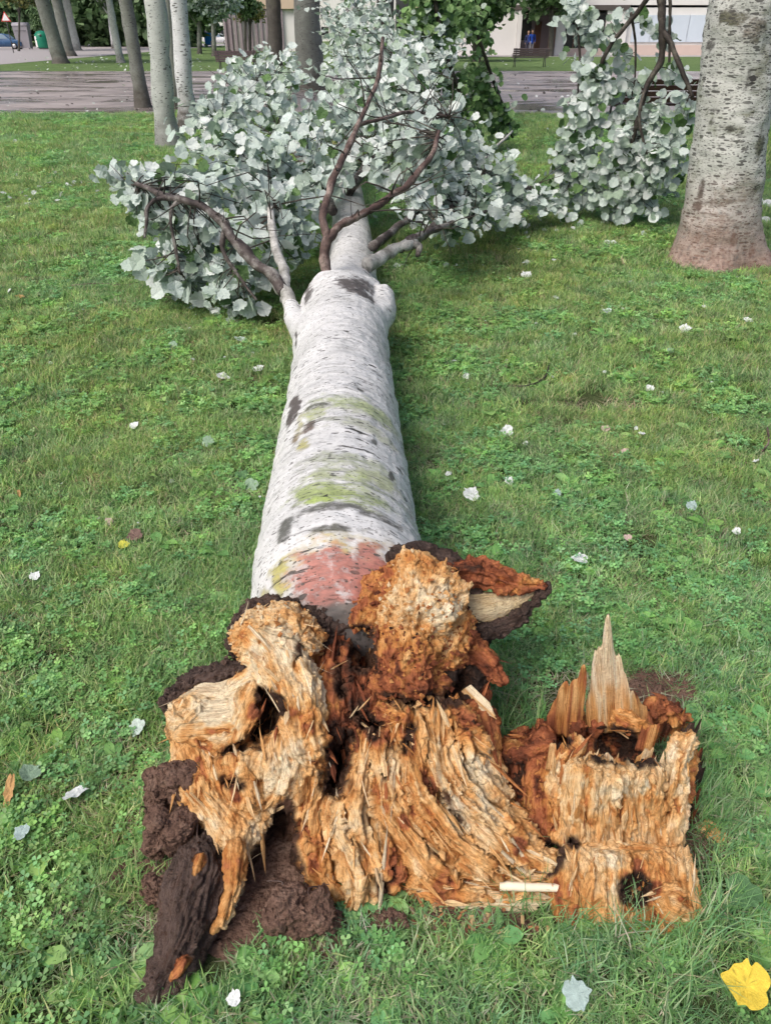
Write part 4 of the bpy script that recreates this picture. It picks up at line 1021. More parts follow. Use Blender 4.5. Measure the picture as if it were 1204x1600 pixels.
# ------------------------------------------------------------------ the stump left standing
so = np.array([.53, 1.15, 0.0])
stump = thing('tree_stump', 'short hollow splintered stump with pale upright spike in long grass', 'stump', tuple(so))
sr = []
def zs(*a, **k): sr.append(zrope(*a, **k))
for k, x in enumerate(range(898, 1026, 16)):      # front boards
    zs([(x + 2, 1330, .04, 22), (x + 1, 1270, .14, 21), (x + 4 + k, 1203 + (0, 6, -4, 10, 2, -2, 8, 0)[k], .245, 17)], (STRAW, CREAM, CREAM, STRAW, CREAM, PALE)[k % 6], 'stump_wood', fibre=.005, crumb=.002, lump=.003)
zs([(1030, 1320, .05, 22), (1045, 1260, .14, 20), (1058, 1190, .24, 18), (1070, 1160, .27, 14)], CREAM, 'stump_wood', fibre=.005, crumb=.005, lump=.006)
zs([(1062, 1260, .09, 10), (1072, 1180, .21, 9)], ORANGE, 'stump_wood', fibre=.004, crumb=.008, lump=.006)
zs([(885, 1320, .04, 16), (882, 1250, .13, 17), (887, 1190, .22, 14), (905, 1165, .25, 9)], .46, 'stump_wood', fibre=.007, crumb=.004, lump=.006)
zs([(860, 1325, .01, 22), (850, 1260, .085, 24), (850, 1200, .15, 20), (862, 1178, .18, 10)], .68, 'stump_wood', fibre=.006, crumb=.006, lump=.008)
zs([(820, 1310, .0, 26), (808, 1250, .05, 30), (805, 1200, .10, 24)], ROT, 'stump_wood', fibre=.005, crumb=.008, lump=.010)
zs([(775, 1290, -.01, 22), (768, 1220, .04, 26), (775, 1180, .07, 18)], RED, 'stump_wood', fibre=.004, crumb=.008, lump=.010)
zs([(770, 1195, .10, 10), (820, 1180, .15, 10), (858, 1165, .20, 8)], RED, 'stump_wood', fibre=.002, crumb=.008, lump=.005)
for k, x in enumerate(range(885, 1072, 22)):      # lower block
    zs([(x, 1440, -.02, 26), (x, 1390, .035, 28), (x + 1, 1350, .08, 20)], (TAN, ORANGE, TAN, CREAM, STRAW)[k % 5], 'stump_wood', fibre=.003, crumb=.004, lump=.008)
zs([(880, 1345, .075, 10), (950, 1328, .095, 9), (1050, 1335, .09, 9)], CREAM, 'stump_wood', fibre=.002, crumb=.005, lump=.004)
zs([(1040, 1405, .05, 22), (1070, 1420, .02, 16)], STRAW, 'stump_wood', fibre=.003, crumb=.004, lump=.006)
# back rim, broken and rotten
rim = [(845, 1165), (858, 1150), (880, 1138), (905, 1134), (932, 1136), (960, 1136), (985, 1134), (1008, 1122), (1030, 1114), (1052, 1118), (1070, 1134), (1082, 1155), (1090, 1182), (1088, 1215), (1080, 1248)]
for k, (x, y) in enumerate(rim[:10]):
    rk = random.Random(90 + k); h = rk.uniform(.11, .18)
    zs([(x + rk.uniform(-5, 5), y + 14, .0, 17), (x, y, h * .6, rk.uniform(11, 17)), (x + rk.uniform(-7, 7), y - rk.uniform(0, 12), h, rk.uniform(3, 6))], (ROT, RED, .8, .68, ROT, .62, .9)[k % 7], 'rotten_rim', fibre=.006, crumb=.009, lump=.008)
for k in range(12):
    rk = random.Random(130 + k); x, y = rk.uniform(770, 850), rk.uniform(1150, 1200)
    zs([(x, y, rk.uniform(.05, .10), rk.uniform(6, 12)), (x + rk.uniform(-14, 14), y + rk.uniform(-8, 8), rk.uniform(.06, .13), rk.uniform(3, 8))], (RED, ROT, ORANGE)[k % 3], 'rotten_rim', fibre=.003, crumb=.008, lump=.006)
zs([(975, 1128, .18, 14), (1000, 1140, .17, 12)], ORANGE, 'rotten_rim', fibre=.006, crumb=.004, lump=.005)
zs([(985, 1350, .0, 50), (1000, 1385, -.02, 50)], ROT, 'rotten_rim', fibre=.002, crumb=.008, lump=.008)
zs([(960, 1200, .03, 60), (960, 1240, .03, 60)], ROT, 'rotten_rim', fibre=.002, crumb=.008, lump=.008)
zs([(1095, 1300, .0, 14), (1122, 1318, .0, 12)], TAN, 'stump_wood', fibre=.003, crumb=.006, lump=.006)
ss = [zrope([(985, 1355, .16, 13), (988, 1385, .12, 16), (995, 1410, .09, 14), (990, 1375, .035, 20)], DARK, 'c'), zrope([(985, 1350, .14, 16), (992, 1395, .10, 24), (992, 1380, .035, 24)], DARK, 'c'), zrope([(872, 1300, .14, 14), (864, 1325, .12, 18), (856, 1352, .09, 16), (875, 1310, -.02, 20)], DARK, 'c'), zrope([(895, 1315, .12, 9), (890, 1318, .03, 9)], DARK, 'c'),
      zrope([(945, 1168, .30, 30), (1000, 1165, .30, 28), (960, 1165, .12, 28), (985, 1165, .10, 26)], DARK, 'c'), zrope([(878, 1160, .28, 11), (882, 1165, .12, 12)], DARK, 'c'), zrope([(1020, 1290, .12, 4), (1024, 1250, .18, 6), (1028, 1205, .24, 9), (1032, 1185, .27, 11)], DARK, 'c'), zrope([(905, 1290, .12, 3), (906, 1240, .18, 4), (908, 1195, .25, 6)], DARK, 'c')]
sp_ = pits(sr, 40, 6, lambda r: r.part == 'stump_wood', (.0015, .004))
Vs, Fs = solid(sr, ss + sp_, .0046, k=.022, ksub=.008, seed=15, zmin=-.04)
cs, fs, ws_ = shade(sr, ss, Vs, 15, sp_, cav=((.07, .04, .03), (.028, .018, .015)))  # stump hollows coloured dark brown to deepen their shade
split_parts(Vs, Fs, ws_, sr, cs, fs, stump, so)
torn_fibres(Vs, Fs, ws_, sr, stump, so, 420, 8, (.012, .045), up=np.array([0, 0, 1.0]))
crumbs(Vs, Fs, ws_, sr, stump, so, 500, 9, pick=lambda r: r.crumb > .0055)
for k, (x, y) in enumerate([(1040, 1128), (1058, 1132), (1070, 1146), (1080, 1166), (1085, 1190), (1084, 1214), (1078, 1240), (1070, 1262)]):
    rk = random.Random(300 + k); p = PZ(x, y, .10 - .008 * k)
    splinter('bark_slab', p - [0, 0, .11], p + [rk.uniform(-.004, .02), rk.uniform(.0, .02), rk.uniform(.03, .085)], np.array([.020 - .0018 * k, -.004 * k, rk.uniform(-.004, .004)]), .020, [(u_, rk.uniform(.6, 1.0)) for u_ in (-1, -.7, -.4, -.1, .2, .5, .8, 1)], (.80, .72, BARK, .62, .84, BARK, .7, .88)[k], stump, so, 70 + k, nu=12, nv=14)
b0 = PZ(955, 1135, .14)
sp1 = splinter('spike', PZ(957, 1140, .13), PY(950, 950, PZ(955, 1130, .14)[1] + .02), np.array([.066, .0, .0]), .024,
         [(-1, .22), (-.82, .36), (-.62, .55), (-.55, .62), (-.42, .74), (-.30, .70), (-.18, .93), (-.10, 1.0), (.02, .96), (.10, .78), (.16, .62), (.3, .60), (.42, .63), (.50, .48), (.62, .40), (.8, .30), (1, .16)], CREAM, stump, so, 41, ((.98, .88, .70), (.95, .80, .56)), .004, 30, 34)
sp1['label'] = 'tall pale pointed splinter'
splinter('spike', PZ(879, 1148, .11), PY(889, 1036, PZ(879, 1140, .12)[1] + .0), np.array([.042, -.010, .0]), .018,
         [(-1, .25), (-.7, .5), (-.45, .62), (-.2, .68), (.1, .72), (.3, .74), (.5, .84), (.68, 1.0), (.85, .98), (1, .8)], RED - .04, stump, so, 43, .50, .003, 22, 24)['label'] = 'short brown jagged splinter'
splinter('spike', PZ(1000, 1150, .13), PZ(1000, 1085, .17), np.array([.028, -.02, .0]), .014, [(-1, .9), (-.5, 1), (0, .8), (.5, .7), (1, .4)], ORANGE, stump, so, 44, None, .002, 14, 12)
for k, (x, y, h, w, pl) in enumerate([(918, 1192, .035, 11, CREAM), (948, 1188, .02, 22, PALE), (1004, 1186, .03, 12, CREAM), (1062, 1160, .03, 14, STRAW), (897, 1172, .05, 9, ORANGE), (868, 1180, .03, 12, TAN), (1012, 1150, .04, 14, ORANGE)]):
    rk = random.Random(k); p = PZ(x, y, .24); splinter('splinter', p - [0, 0, .05], p + [rk.uniform(-.01, .01), .012, h], np.array([w * .0014, 0, rk.uniform(-.006, .006)]), .012, [(u_, rk.uniform(.62, 1.0)) for u_ in (-1, -.75, -.4, -.2, .1, .35, .6, .8, 1)], pl, stump, so, 50 + k, nu=14, nv=8)

# ------------------------------------------------------------------ standing trees
def crown_mesh(name, seed, pal, n=1500, size=.17, rad=(1, 1, .8)):
    rg = np.random.default_rng(seed); V, F, C, k = [], [], [], 0
    cl = rg.normal(0, 1, (38, 3)); cl = cl / np.linalg.norm(cl, axis=1)[:, None] * rg.random((38, 1)) ** .45 * .86
    for i in range(n):
        c = cl[rg.integers(len(cl))] + rg.normal(0, .13, 3)
        v, f = LEAF_LOW[rg.integers(3)]
        Rm = look(rg.normal(0, .7, 3) + [0, 0, .6], rg.normal(0, 1, 3) + [0, 0, -.5])
        V.append(v @ Rm.T * size * rg.uniform(.7, 1.3) + c * np.array(rad)); F.append(f + k); k += len(v)
        C.append(np.tile(np.array(pal[rg.integers(len(pal))]) * rg.uniform(.8, 1.15), (len(v), 1)))
    return mesh(name, np.concatenate(V), np.concatenate(F), M['leaf'], col=np.concatenate(C), smooth=False)
DKG = [(.11, .19, .085), (.14, .24, .10), (.08, .145, .065), (.18, .28, .13)]
MIX = [(.10, .19, .075), (.13, .22, .095), (.30, .39, .33), (.42, .52, .47), (.12, .20, .09)]
CR_G = crown_mesh('crown', 1, DKG); CR_M = crown_mesh('crown', 2, MIX); CR_F = crown_mesh('crown', 3, DKG, 2200, .15, (1, 1, 1)); CR_P = crown_mesh('crown', 4, MIX[2:] + MIX[2:4], 1300, .13, (1, .8, .8))
CR_Y = crown_mesh('crown', 5, [(.20, .21, .07), (.15, .18, .06), (.10, .15, .05)], 900, .15)
GRP_ROW = 'poplars standing in rows across the park'
def stand_tree(bx, by, xtop, w, mat, label, H=9.0, cz=6.5, cr=2.6, crown=CR_M, group=None, name='poplar_tree', flare=.4, n=20, limbs=3, Y=None, seed=1):
    base = PZ(bx, by, 0) if Y is None else np.array([PY(bx, by, Y)[0], Y, 0])
    d = PY(xtop, 0, base[1]) - base; d = d / d[2]
    r = w * depth(PY(bx, 60, base[1])) / FPX * .5
    t = thing(name, label, 'tree', tuple(base), 0, group)
    rg = random.Random(seed)
    hs = [-.1, 0, .12, .35, .8, 1.5, 3, 5, H]
    fl = [1 + flare * 1.1, 1 + flare, 1 + flare * .55, 1 + flare * .2, 1.05, 1.0, .95, .85, .3]
    P = [d * h + np.array([rg.uniform(-.1, .1), rg.uniform(-.1, .1), 0]) * r * (h > .3) for h in hs]
    V, F, C = tube(P, [r * f for f in fl], n, 5, .14, seed)
    link('trunk', mesh('trunk', V, [F, C], M[mat]), t)
    for k in range(limbs):
        a = rg.uniform(0, 6.28); h = cz * rg.uniform(.78, .95); p = d * h; q = p + np.array([math.cos(a) * cr * .6, math.sin(a) * cr * .6, cr * .7])
        V, F, C = tube([p, p + (q - p) * .5 + np.array([0, 0, .1]), q], [r * .45, r * .3, r * .1], 7, 4, .2, seed + k)
        link('limb', mesh('limb', V, [F, C], M[mat]), t)
    c = link('crown', crown, t, tuple(d * (cz + cr * .75)), (0, 0, rg.uniform(0, 6.28)), (cr, cr, cr)); c['kind'] = 'stuff'
    return t
TREES = [  # base x, base y, x at top edge, width, bark, label, kw
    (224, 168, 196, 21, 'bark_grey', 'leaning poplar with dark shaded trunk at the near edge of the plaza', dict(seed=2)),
    (264, 232, 240, 33, 'bark_pale', 'pale grey-green poplar trunk nearest on the lawn, left of the fallen crown', dict(seed=3)),
    (293, 206, 279, 26, 'bark_white', 'bright white poplar trunk with black spots beside the fallen leaves', dict(seed=4)),
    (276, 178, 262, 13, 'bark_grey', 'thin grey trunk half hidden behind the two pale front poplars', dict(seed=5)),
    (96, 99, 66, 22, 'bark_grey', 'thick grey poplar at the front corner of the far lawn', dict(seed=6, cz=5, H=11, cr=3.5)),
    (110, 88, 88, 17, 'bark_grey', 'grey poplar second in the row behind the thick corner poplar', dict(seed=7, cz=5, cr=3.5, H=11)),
    (121, 79, 104, 12, 'bark_pale', 'pale poplar third in the row behind the thick corner poplar', dict(seed=8, cz=4.5, cr=4, H=12)),
    (132, 71, 121, 8, 'bark_pale', 'last pale poplar of the row that ends at the yellow bank', dict(seed=9, cz=4, cr=4, H=12, crown=CR_G)),
    (189, 98, 170, 11, 'bark_pale', 'slim poplar alone on the far lawn, front of the middle row', dict(seed=10, cz=4.6, cr=3, H=10)),
    (178, 76, 168, 5.5, 'bark_white', 'slim white trunk behind the lone slim poplar', dict(seed=11, cz=4, cr=3.5, H=11, crown=CR_G)),
    (171, 72, 162, 5, 'bark_white', 'thin far white trunk at the end of the middle row', dict(seed=12, cz=3.5, cr=4, H=12, crown=CR_G)),
    (238, 80, 229, 6, 'bark_pale', 'thin forked pale trunk beyond the leaning dark poplar', dict(seed=13, cz=4, cr=3, H=10)),
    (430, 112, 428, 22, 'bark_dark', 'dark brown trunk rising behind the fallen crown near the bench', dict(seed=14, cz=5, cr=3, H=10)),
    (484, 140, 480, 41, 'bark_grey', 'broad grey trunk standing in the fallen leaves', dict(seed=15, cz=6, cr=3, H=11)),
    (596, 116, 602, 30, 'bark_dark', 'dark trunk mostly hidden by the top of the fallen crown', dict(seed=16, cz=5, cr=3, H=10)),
    (552, 120, 548, 14, 'bark_white', 'slim white trunk above the middle of the fallen crown', dict(seed=17, cz=6, cr=3, H=10)),
    (860, 88, 862, 8, 'bark_dark', 'small brown-stemmed tree in front of the porch', dict(seed=18, cz=2.7, cr=2.6, H=5, crown=CR_F, flare=.1)),
    (742, 96, 744, 8, 'bark_dark', 'bushy dark green tree left of the porch', dict(seed=19, cz=1.3, cr=2.5, H=4.5, crown=CR_F, flare=.1)),
    (706, 90, 708, 6, 'bark_dark', 'dark green tree behind the green hanging branch', dict(seed=20, cz=1.8, cr=2.2, H=4.5, crown=CR_F, flare=.1)),
    (790, 84, 795, 7, 'bark_dark', 'green tree crown over the porch roof', dict(seed=27, cz=1.7, cr=2.3, H=5.5, crown=CR_F, flare=.1)),
    (925, 84, 930, 8, 'bark_dark', 'green street tree whose crown hangs over the pavement', dict(seed=28, cz=2.9, cr=2.8, H=6, crown=CR_F, flare=.1)),
    (335, 88, 333, 7, 'bark_grey', 'low pale-leaved tree above the blue bin', dict(seed=21, cz=2.1, cr=2.2, H=5, crown=CR_P)),
    (312, 84, 312, 7, 'bark_grey', 'green tree right of the white spotted trunk', dict(seed=29, cz=2.3, cr=2.6, H=6, crown=CR_G)),
    (391, 82, 390, 4, 'bark_dark', 'small yellowish tree before the pale building', dict(seed=22, cz=2.2, cr=1.6, H=4.5, crown=CR_Y)),
    (384, 84, 383, 4, 'bark_dark', 'thin dark sapling beside the small yellowish tree', dict(seed=23, cz=2.6, cr=1.4, H=4.5, crown=CR_G)),
    (378, 80, 377, 3, 'bark_dark', 'slender stem farther back by the pale fence', dict(seed=24, cz=2.8, cr=1.6, H=5, crown=CR_P)),
    (30, 80, 31, 3, 'bark_dark', 'leafy tree overhanging the parked blue car', dict(seed=25, cz=3.4, cr=2.6, H=6, crown=CR_Y)),
    (70, 74, 60, 5, 'bark_grey', 'small rounded green tree behind the green bottle bank', dict(seed=26, cz=1.7, cr=1.5, H=4, crown=CR_F)),
]
for a in TREES: stand_tree(*a[:6], group=GRP_ROW if 'bark' in a[4] and a[5].find('poplar') >= 0 else None, **a[6])
# the wooded edge far behind the left lawn, each tree of it
for k, (x, y, cz, cr) in enumerate([(5, 116, 1.2, 4.8), (38, 112, 1.0, 4.8), (148, 112, .1, 5.0), (176, 114, .0, 5.2), (206, 112, .0, 5.0), (234, 110, .0, 4.8), (262, 112, .0, 4.6), (120, 118, .8, 5.5), (84, 116, .8, 5.5), (290, 108, .0, 4.6), (20, 132, 1.0, 8)]):
    LB = ['dark bushy tree at the far left behind the parked car', 'dark leafy tree behind the grey container', 'dense dark tree at the back of the lawn by the yellow bank', 'dense dark tree behind the middle row of trunks', 'dense dark tree between the thin trunks and the leaning poplar',
          'dense dark tree behind the leaning poplar', 'dense dark tree seen behind the pale front poplar', 'tall dark tree behind the row of grey poplars', 'tall dark tree behind the green bottle bank', 'dark tree seen between the white trunk and the bench', 'tallest dark tree beyond the street'][k]
    stand_tree(x, 70, x, 5, 'bark_dark', LB, Y=y, H=cz + cr * 1.5, cz=cz, cr=cr, crown=CR_G, group='dark trees behind the lawn', name='broadleaf_tree', seed=40 + k, n=10)

# near poplar on the right, its flared foot and limb
nb = PZ(1116, 408, 0)
near = thing('poplar_tree', 'large spotted poplar with flared reddish foot standing right of the fallen tree', 'tree', tuple(nb))
def near_trunk():
    nz, nt = 150, 96
    hz = np.concatenate([np.linspace(-.08, 2.4, 125), np.linspace(2.5, 10, nz - 125)])
    ax = PY(1166, 0, nb[1]) - nb; ax = ax / ax[2]
    V = []
    for h in hz:
        c = ax * h + np.array([0, 0, 0])
        for j in range(nt):
            th = j / nt * 2 * math.pi
            r = (.268 - .010 * h if h < 6 else .21 * (10.4 - h) / 4.4) + .115 * math.exp(-max(h, 0) / .16) * (1 + .55 * math.cos(th * 3 + .9) + .25 * math.cos(th * 5 + 2)) + .05 * math.exp(-max(h, 0) / .5)
            V.append((c[0] + r * math.cos(th), c[1] + r * math.sin(th), h))
    V = np.array(V)
    nrm = V - np.stack([ax[0] * V[:, 2], ax[1] * V[:, 2], V[:, 2]], 1); nrm /= np.linalg.norm(nrm, axis=1)[:, None] + 1e-9
    disp = fbm(V * 3.2, 3, 4) * .028 + fbm(V * [9, 9, 26], 3, 6) * .010 + np.maximum(0, fbm(V * 2.1 + 7, 2, 9)) * .02
    # old branch scars, swollen collars
    for (x, y, rr, am) in [(1165, 25, .17, .045), (1095, 265, .08, .025), (1150, 180, .09, .02), (1185, 275, .11, .035), (1130, 290, .1, .015)]:
        c = PY(x, y, nb[1] - .25) - nb; d = np.linalg.norm(V - c, axis=1) / rr
        disp += am * np.exp(-d * d) - am * .6 * np.exp(-(d * 2.2) ** 2)
    V = V + nrm * disp[:, None]
    i, j = np.meshgrid(np.arange(nz - 1), np.arange(nt), indexing='ij'); i, j = i.ravel(), j.ravel(); k = (j + 1) % nt
    return V, np.stack([i * nt + j, i * nt + k, (i + 1) * nt + k, (i + 1) * nt + j], 1)
V, F = near_trunk()
vertical_[0] = True
BK, MS = (.045, .042, .036), (.15, .16, .075)
link('trunk', mesh('trunk', V, F, M['bark_near'], col=paint_spots(V + nb, V[:, 1] < .05, [
    (1152, 30, 40, 14, (.09, .085, .05), 1.0, .5), (1175, 45, 26, 30, (.12, .10, .07), .9, .4), (1106, 40, 6, 8, BK, 1, .5), (1110, 68, 14, 9, BK, .9, .5), (1095, 300, 7, 28, BK, 1, .5), (1090, 322, 16, 10, BK, 1, .5), (1120, 318, 40, 6, BK, .9, .4), (1150, 312, 30, 5, BK, .9, .4), (1115, 335, 36, 4, BK, .9, .4), (1125, 345, 40, 4, BK, .8, .4),
    (1170, 180, 30, 14, MS, .9, .2), (1185, 225, 20, 40, (.10, .105, .06), .95, .3), (1150, 205, 26, 12, MS, .8, .2), (1190, 110, 22, 60, MS, .7, .2), (1182, 290, 14, 26, (.09, .09, .055), .9, .3), (1110, 190, 8, 8, BK, .9, .5), (1118, 170, 14, 5, BK, .9, .5), (1165, 130, 5, 22, BK, .8, .4), (1140, 205, 10, 8, BK, .9, .5), (1160, 290, 60, 40, (.30, .27, .20), .6, .2), (1110, 370, 70, 40, (.27, .20, .16), .7, .2), (1060, 355, 6, 10, BK, .8, .4), (1145, 375, 12, 18, (.12, .08, .065), .9, .4), (1172, 390, 10, 22, (.09, .065, .055), .9, .4)])), near)
def nlimb(pts, r, mat, name='limb', n=14):
    V, F, C = tube([np.asarray(p) - nb for p in pts], r, n, 5, .15, 3); return link(name, mesh(name, V, [F, C], M[mat]), near)
q = PY(1168, 62, nb[1] - .22)
nlimb([q + [-.02, .24, -.10], q + [.08, .12, .06], q + [.20, .02, .28], q + [.5, -.1, .9], q + [1.2, -.2, 2.2]], [.10, .095, .085, .07, .04], 'bark_white')
hang0 = PY(1030, -70, 7.55)
nlimb([nb + [.15, .1, 3.1], nb + [-.1, .7, 2.9], hang0 + [.1, .0, .25], hang0 + [.0, .05, .02]], [.07, .06, .045, .03], 'bark_grey')
c = link('crown', CR_M, near, (0.2, 0.3, 8.2), (0, 0, 1), (3.2, 3.2, 3.0)); c['kind'] = 'stuff'

# broken branch hanging from it
ho = np.array([2.2, 7.6, 0.0])
hang = thing('broken_branch', 'broken poplar branch hanging to the lawn, pale leaves, beside the spotted trunk', 'branch', tuple(ho))
def hl(pts, n=8, name='stem', mat='twig'): return limb(pts, mat, name, n, hang, ho)
H1 = hl([(1029, -80, 7.55, 7), (1031, 0, 7.55, 6.5), (1034, 40, 7.5, 6), (1032, 90, 7.5, 6), (1012, 130, 7.5, 5), (1000, 175, 7.5, 4.5), (985, 225, 7.55, 3.5), (965, 290, 7.6, 2)])
H2 = hl([(1022, -20, 7.55, 5), (995, 20, 7.65, 4.5), (960, 62, 7.7, 4), (940, 95, 7.75, 3.5), (933, 130, 7.8, 2.5)])
H3 = hl([(1034, 48, 7.5, 5), (1050, 70, 7.4, 4.5), (1062, 105, 7.3, 4), (1082, 152, 7.2, 3)])
H4 = hl([(1046, -30, 7.8, 3), (1046, 40, 7.8, 2.5), (1044, 110, 7.8, 2)])
H5 = hl([(1012, 130, 7.5, 3), (1002, 155, 7.4, 3), (998, 190, 7.35, 2.5), (1010, 240, 7.3, 1.5)])
H6 = hl([(985, 20, 7.8, 2.5), (992, 70, 7.9, 2), (990, 130, 7.9, 1.5), (975, 200, 7.9, 1.5)])
H7 = hl([(900, 20, 8.0, 2.5), (905, 90, 8.0, 2), (900, 170, 7.9, 2), (895, 250, 7.8, 1.5)])
FH = Foliage(8, LEAF_ROUND + LEAF_FULL[:2], .08)
hp = np.concatenate([H1, H2, H3, H4, H5, H6, H7])
for x, y, Y, rad, n in [(920, 60, 8.0, (.28, .25, .30), 70), (900, 20, 8.0, (.2, .2, .2), 36), (985, 60, 7.9, (.28, .25, .3), 55), (930, 130, 7.9, (.30, .3, .26), 110), (980, 140, 7.8, (.22, .25, .25), 50), (900, 200, 7.8, (.20, .25, .30), 110), (960, 210, 7.7, (.34, .3, .26), 170),
                        (1010, 230, 7.5, (.24, .25, .22), 120), (1045, 190, 7.4, (.16, .2, .22), 60), (900, 290, 7.7, (.22, .25, .22), 110), (950, 300, 7.6, (.3, .3, .22), 160), (1010, 300, 7.5, (.26, .25, .24), 150), (1048, 260, 7.4, (.14, .2, .22), 70), (1055, 310, 7.4, (.10, .2, .16), 40), (965, 335, 7.5, (.22, .25, .10), 80), (890, 335, 7.6, (.15, .2, .08), 40), (1046, 25, 7.8, (.14, .2, .2), 20), (1050, 110, 7.7, (.12, .2, .2), 24),
                        (1020, 190, 7.6, (.3, .2, .2), 70), (870, 240, 7.8, (.1, .2, .2), 40), (1060, 215, 7.3, (.07, .15, .2), 30), (935, 250, 7.7, (.22, .25, .25), 120), (985, 265, 7.6, (.25, .25, .22), 120), (925, 170, 7.85, (.25, .25, .2), 80)]:
    FH.cluster(PY(x, y, Y), rad, int(n * 1.3), hp, .08, 9, up=(0, -.85, .35), r=.004, spread=.6, droop=1.2)
FH.build(hang, ho, 300)

# green-leaved branch hanging behind the fallen crown
go = np.array([.9, 12.5, 0.0])
gb = thing('broken_branch', 'dark green leafy branch hanging down behind the fallen crown', 'branch', tuple(go))
def gl(pts, n=7): return limb(pts, 'twig', 'stem', n, gb, go)
G1 = gl([(668, -60, 11.5, 6), (666, 20, 11.6, 5), (660, 100, 11.8, 4), (655, 165, 12, 3)])
G2 = gl([(676, -20, 11.5, 5), (690, 60, 11.6, 4), (705, 110, 11.7, 4), (720, 150, 11.8, 3.5)])
G3 = gl([(728, 12, 12.2, 3), (752, 70, 12.2, 3), (768, 120, 12.4, 3), (785, 165, 12.6, 2.5), (800, 215, 12.8, 2.5)])
G4 = gl([(735, 20, 12.8, 2), (748, 80, 13, 2), (745, 125, 13, 1.5)])
FG = Foliage(9, LEAF_LOW, .9); FG.pal = PALES[3:5]; FG.grn = [(.17, .31, .11), (.22, .38, .14), (.12, .23, .085), (.29, .44, .19)]
gp = np.concatenate([G1, G2, G3, G4])
for x, y, Y, rad, n in [(665, 10, 11.6, (.45, .4, .5), 320), (660, 80, 11.7, (.36, .4, .5), 300), (665, 140, 11.9, (.36, .4, .35), 220), (700, 150, 12, (.4, .4, .35), 240), (735, 170, 12.3, (.45, .4, .3), 260), (770, 185, 12.5, (.35, .4, .22), 170), (745, 110, 12.6, (.25, .3, .4), 110), (715, 60, 12, (.3, .4, .5), 120), (755, 60, 12.4, (.2, .3, .4), 50), (790, 205, 12.7, (.3, .3, .10), 60), (640, 50, 11.5, (.25, .3, .5), 110), (760, 130, 12.5, (.2, .3, .3), 60), (690, 20, 11.8, (.4, .4, .4), 160)]:
    FG.cluster(PY(x, y, Y), rad, n, gp, .10, 9, up=(0, -.6, .6), r=.005)
FG.build(gb, go, 0)
tw = limb([(700, 250, 9.0, 3), (740, 260, 8.6, 3), (770, 235, 9.0, 2.5), (800, 205, 9.6, 2)], 'limb_pale', 'fallen_twig', 6, None, (0, 0, 0))
tw_o = [o for o in bpy.data.objects if o.name.startswith('fallen_twig')][0]; tag(tw_o, 'pale bare twig arching over the grass beside the fallen crown', 'twig')

# ------------------------------------------------------------------ benches, bins, cars, people, buildings
M['bench_wood'] = plain('bench_wood', (.13, .095, .105), .6, .25, 8); M['bench_dark'] = plain('bench_dark', (.045, .022, .018), .6, .25, 8); M['iron'] = plain('iron', (.06, .06, .065), .5, .2, 10)
def bbox(c, h, b=.008):
    mb = MB(); mb.box(c, h); return mb
def bench(p, rz, label, wood='bench_wood', w=1.9):
    t = thing('park_bench', label, 'bench', tuple(p), rz, 'wooden slatted park benches')
    def bx(name, c, h, m, rx=0.0):
        mb = MB(); mb.box(c, h, 0, None, rx); o = link(name, mb.mesh(name, M[m]), t)
        md = o.modifiers.new('b', 'BEVEL'); md.width = .006; md.segments = 2; return o
    for k in range(4): bx('seat_slat', (0, -.20 + k * .115, .44), (w / 2, .05, .018), wood)
    for k in range(4): bx('back_slat', (0, .245 + k * .028, .53 + k * .098), (w / 2, .014, .042), wood, -.28)
    for s in (-1, 1):
        V, F, C = tube([(s * w * .42, -.26, 0), (s * w * .42, -.24, .30), (s * w * .42, -.22, .41)], [.022] * 3, 6, 2); link('leg', mesh('leg', V, [F, C], M['iron']), t)
        V, F, C = tube([(s * w * .42, .28, 0), (s * w * .42, .20, .40), (s * w * .42, .375, .88)], [.022] * 3, 6, 2); link('leg', mesh('leg', V, [F, C], M['iron']), t)
        V, F, C = tube([(s * w * .42, -.25, .418), (s * w * .42, .20, .418)], [.018] * 2, 6, 2); link('seat_support', mesh('seat_support', V, [F, C], M['iron']), t)
        V, F, C = tube([(s * w * .47, -.26, .44), (s * w * .47, -.25, .62), (s * w * .47, .27, .64)], [.016] * 3, 6, 3); link('armrest', mesh('armrest', V, [F, C], M['iron']), t)
bench(PZ(826, 105, 0), R(180), 'brown slatted bench on the far side of the plaza before the porch')
bench(PZ(372, 113, 0), R(182), 'brown slatted bench on the far plaza edge, half behind the fallen leaves')
bench(PZ(1018, 203, 0), R(184), 'dark bench behind the hanging pale leaves near the spotted trunk', 'bench_dark')
# litter bin by the left bench
def bin_(p, label, col, h=.9):
    t = thing('litter_bin', label, 'bin', tuple(p))
    mb = MB(); V, F, C = tube([(0, 0, 0), (0, 0, .1), (0, 0, h * .8), (0, 0, h)], [.16, .18, .22, .2], 14, 2); link('body', mesh('body', V, [F, C], plain('bin_paint', col, .5)), t)
    V, F, C = tube([(0, 0, h), (0, 0, h + .03)], [.225, .225], 14, 1); link('rim', mesh('rim', V, [F, C], M['iron']), t)
bin_(PZ(335, 84, 0), 'small dark litter bin left of the half-hidden bench', (.06, .06, .08))
M['green_bin'] = plain('green_plastic', (.01, .20, .12), .4, .1, 3); M['grey_bin'] = plain('grey_plastic', (.30, .29, .32), .5, .1, 3); M['blue_bin'] = plain('blue_plastic', (.02, .17, .42), .4, .1, 3); M['white_paint'] = plain('white_paint', (.78, .78, .78), .5, .05, 3)
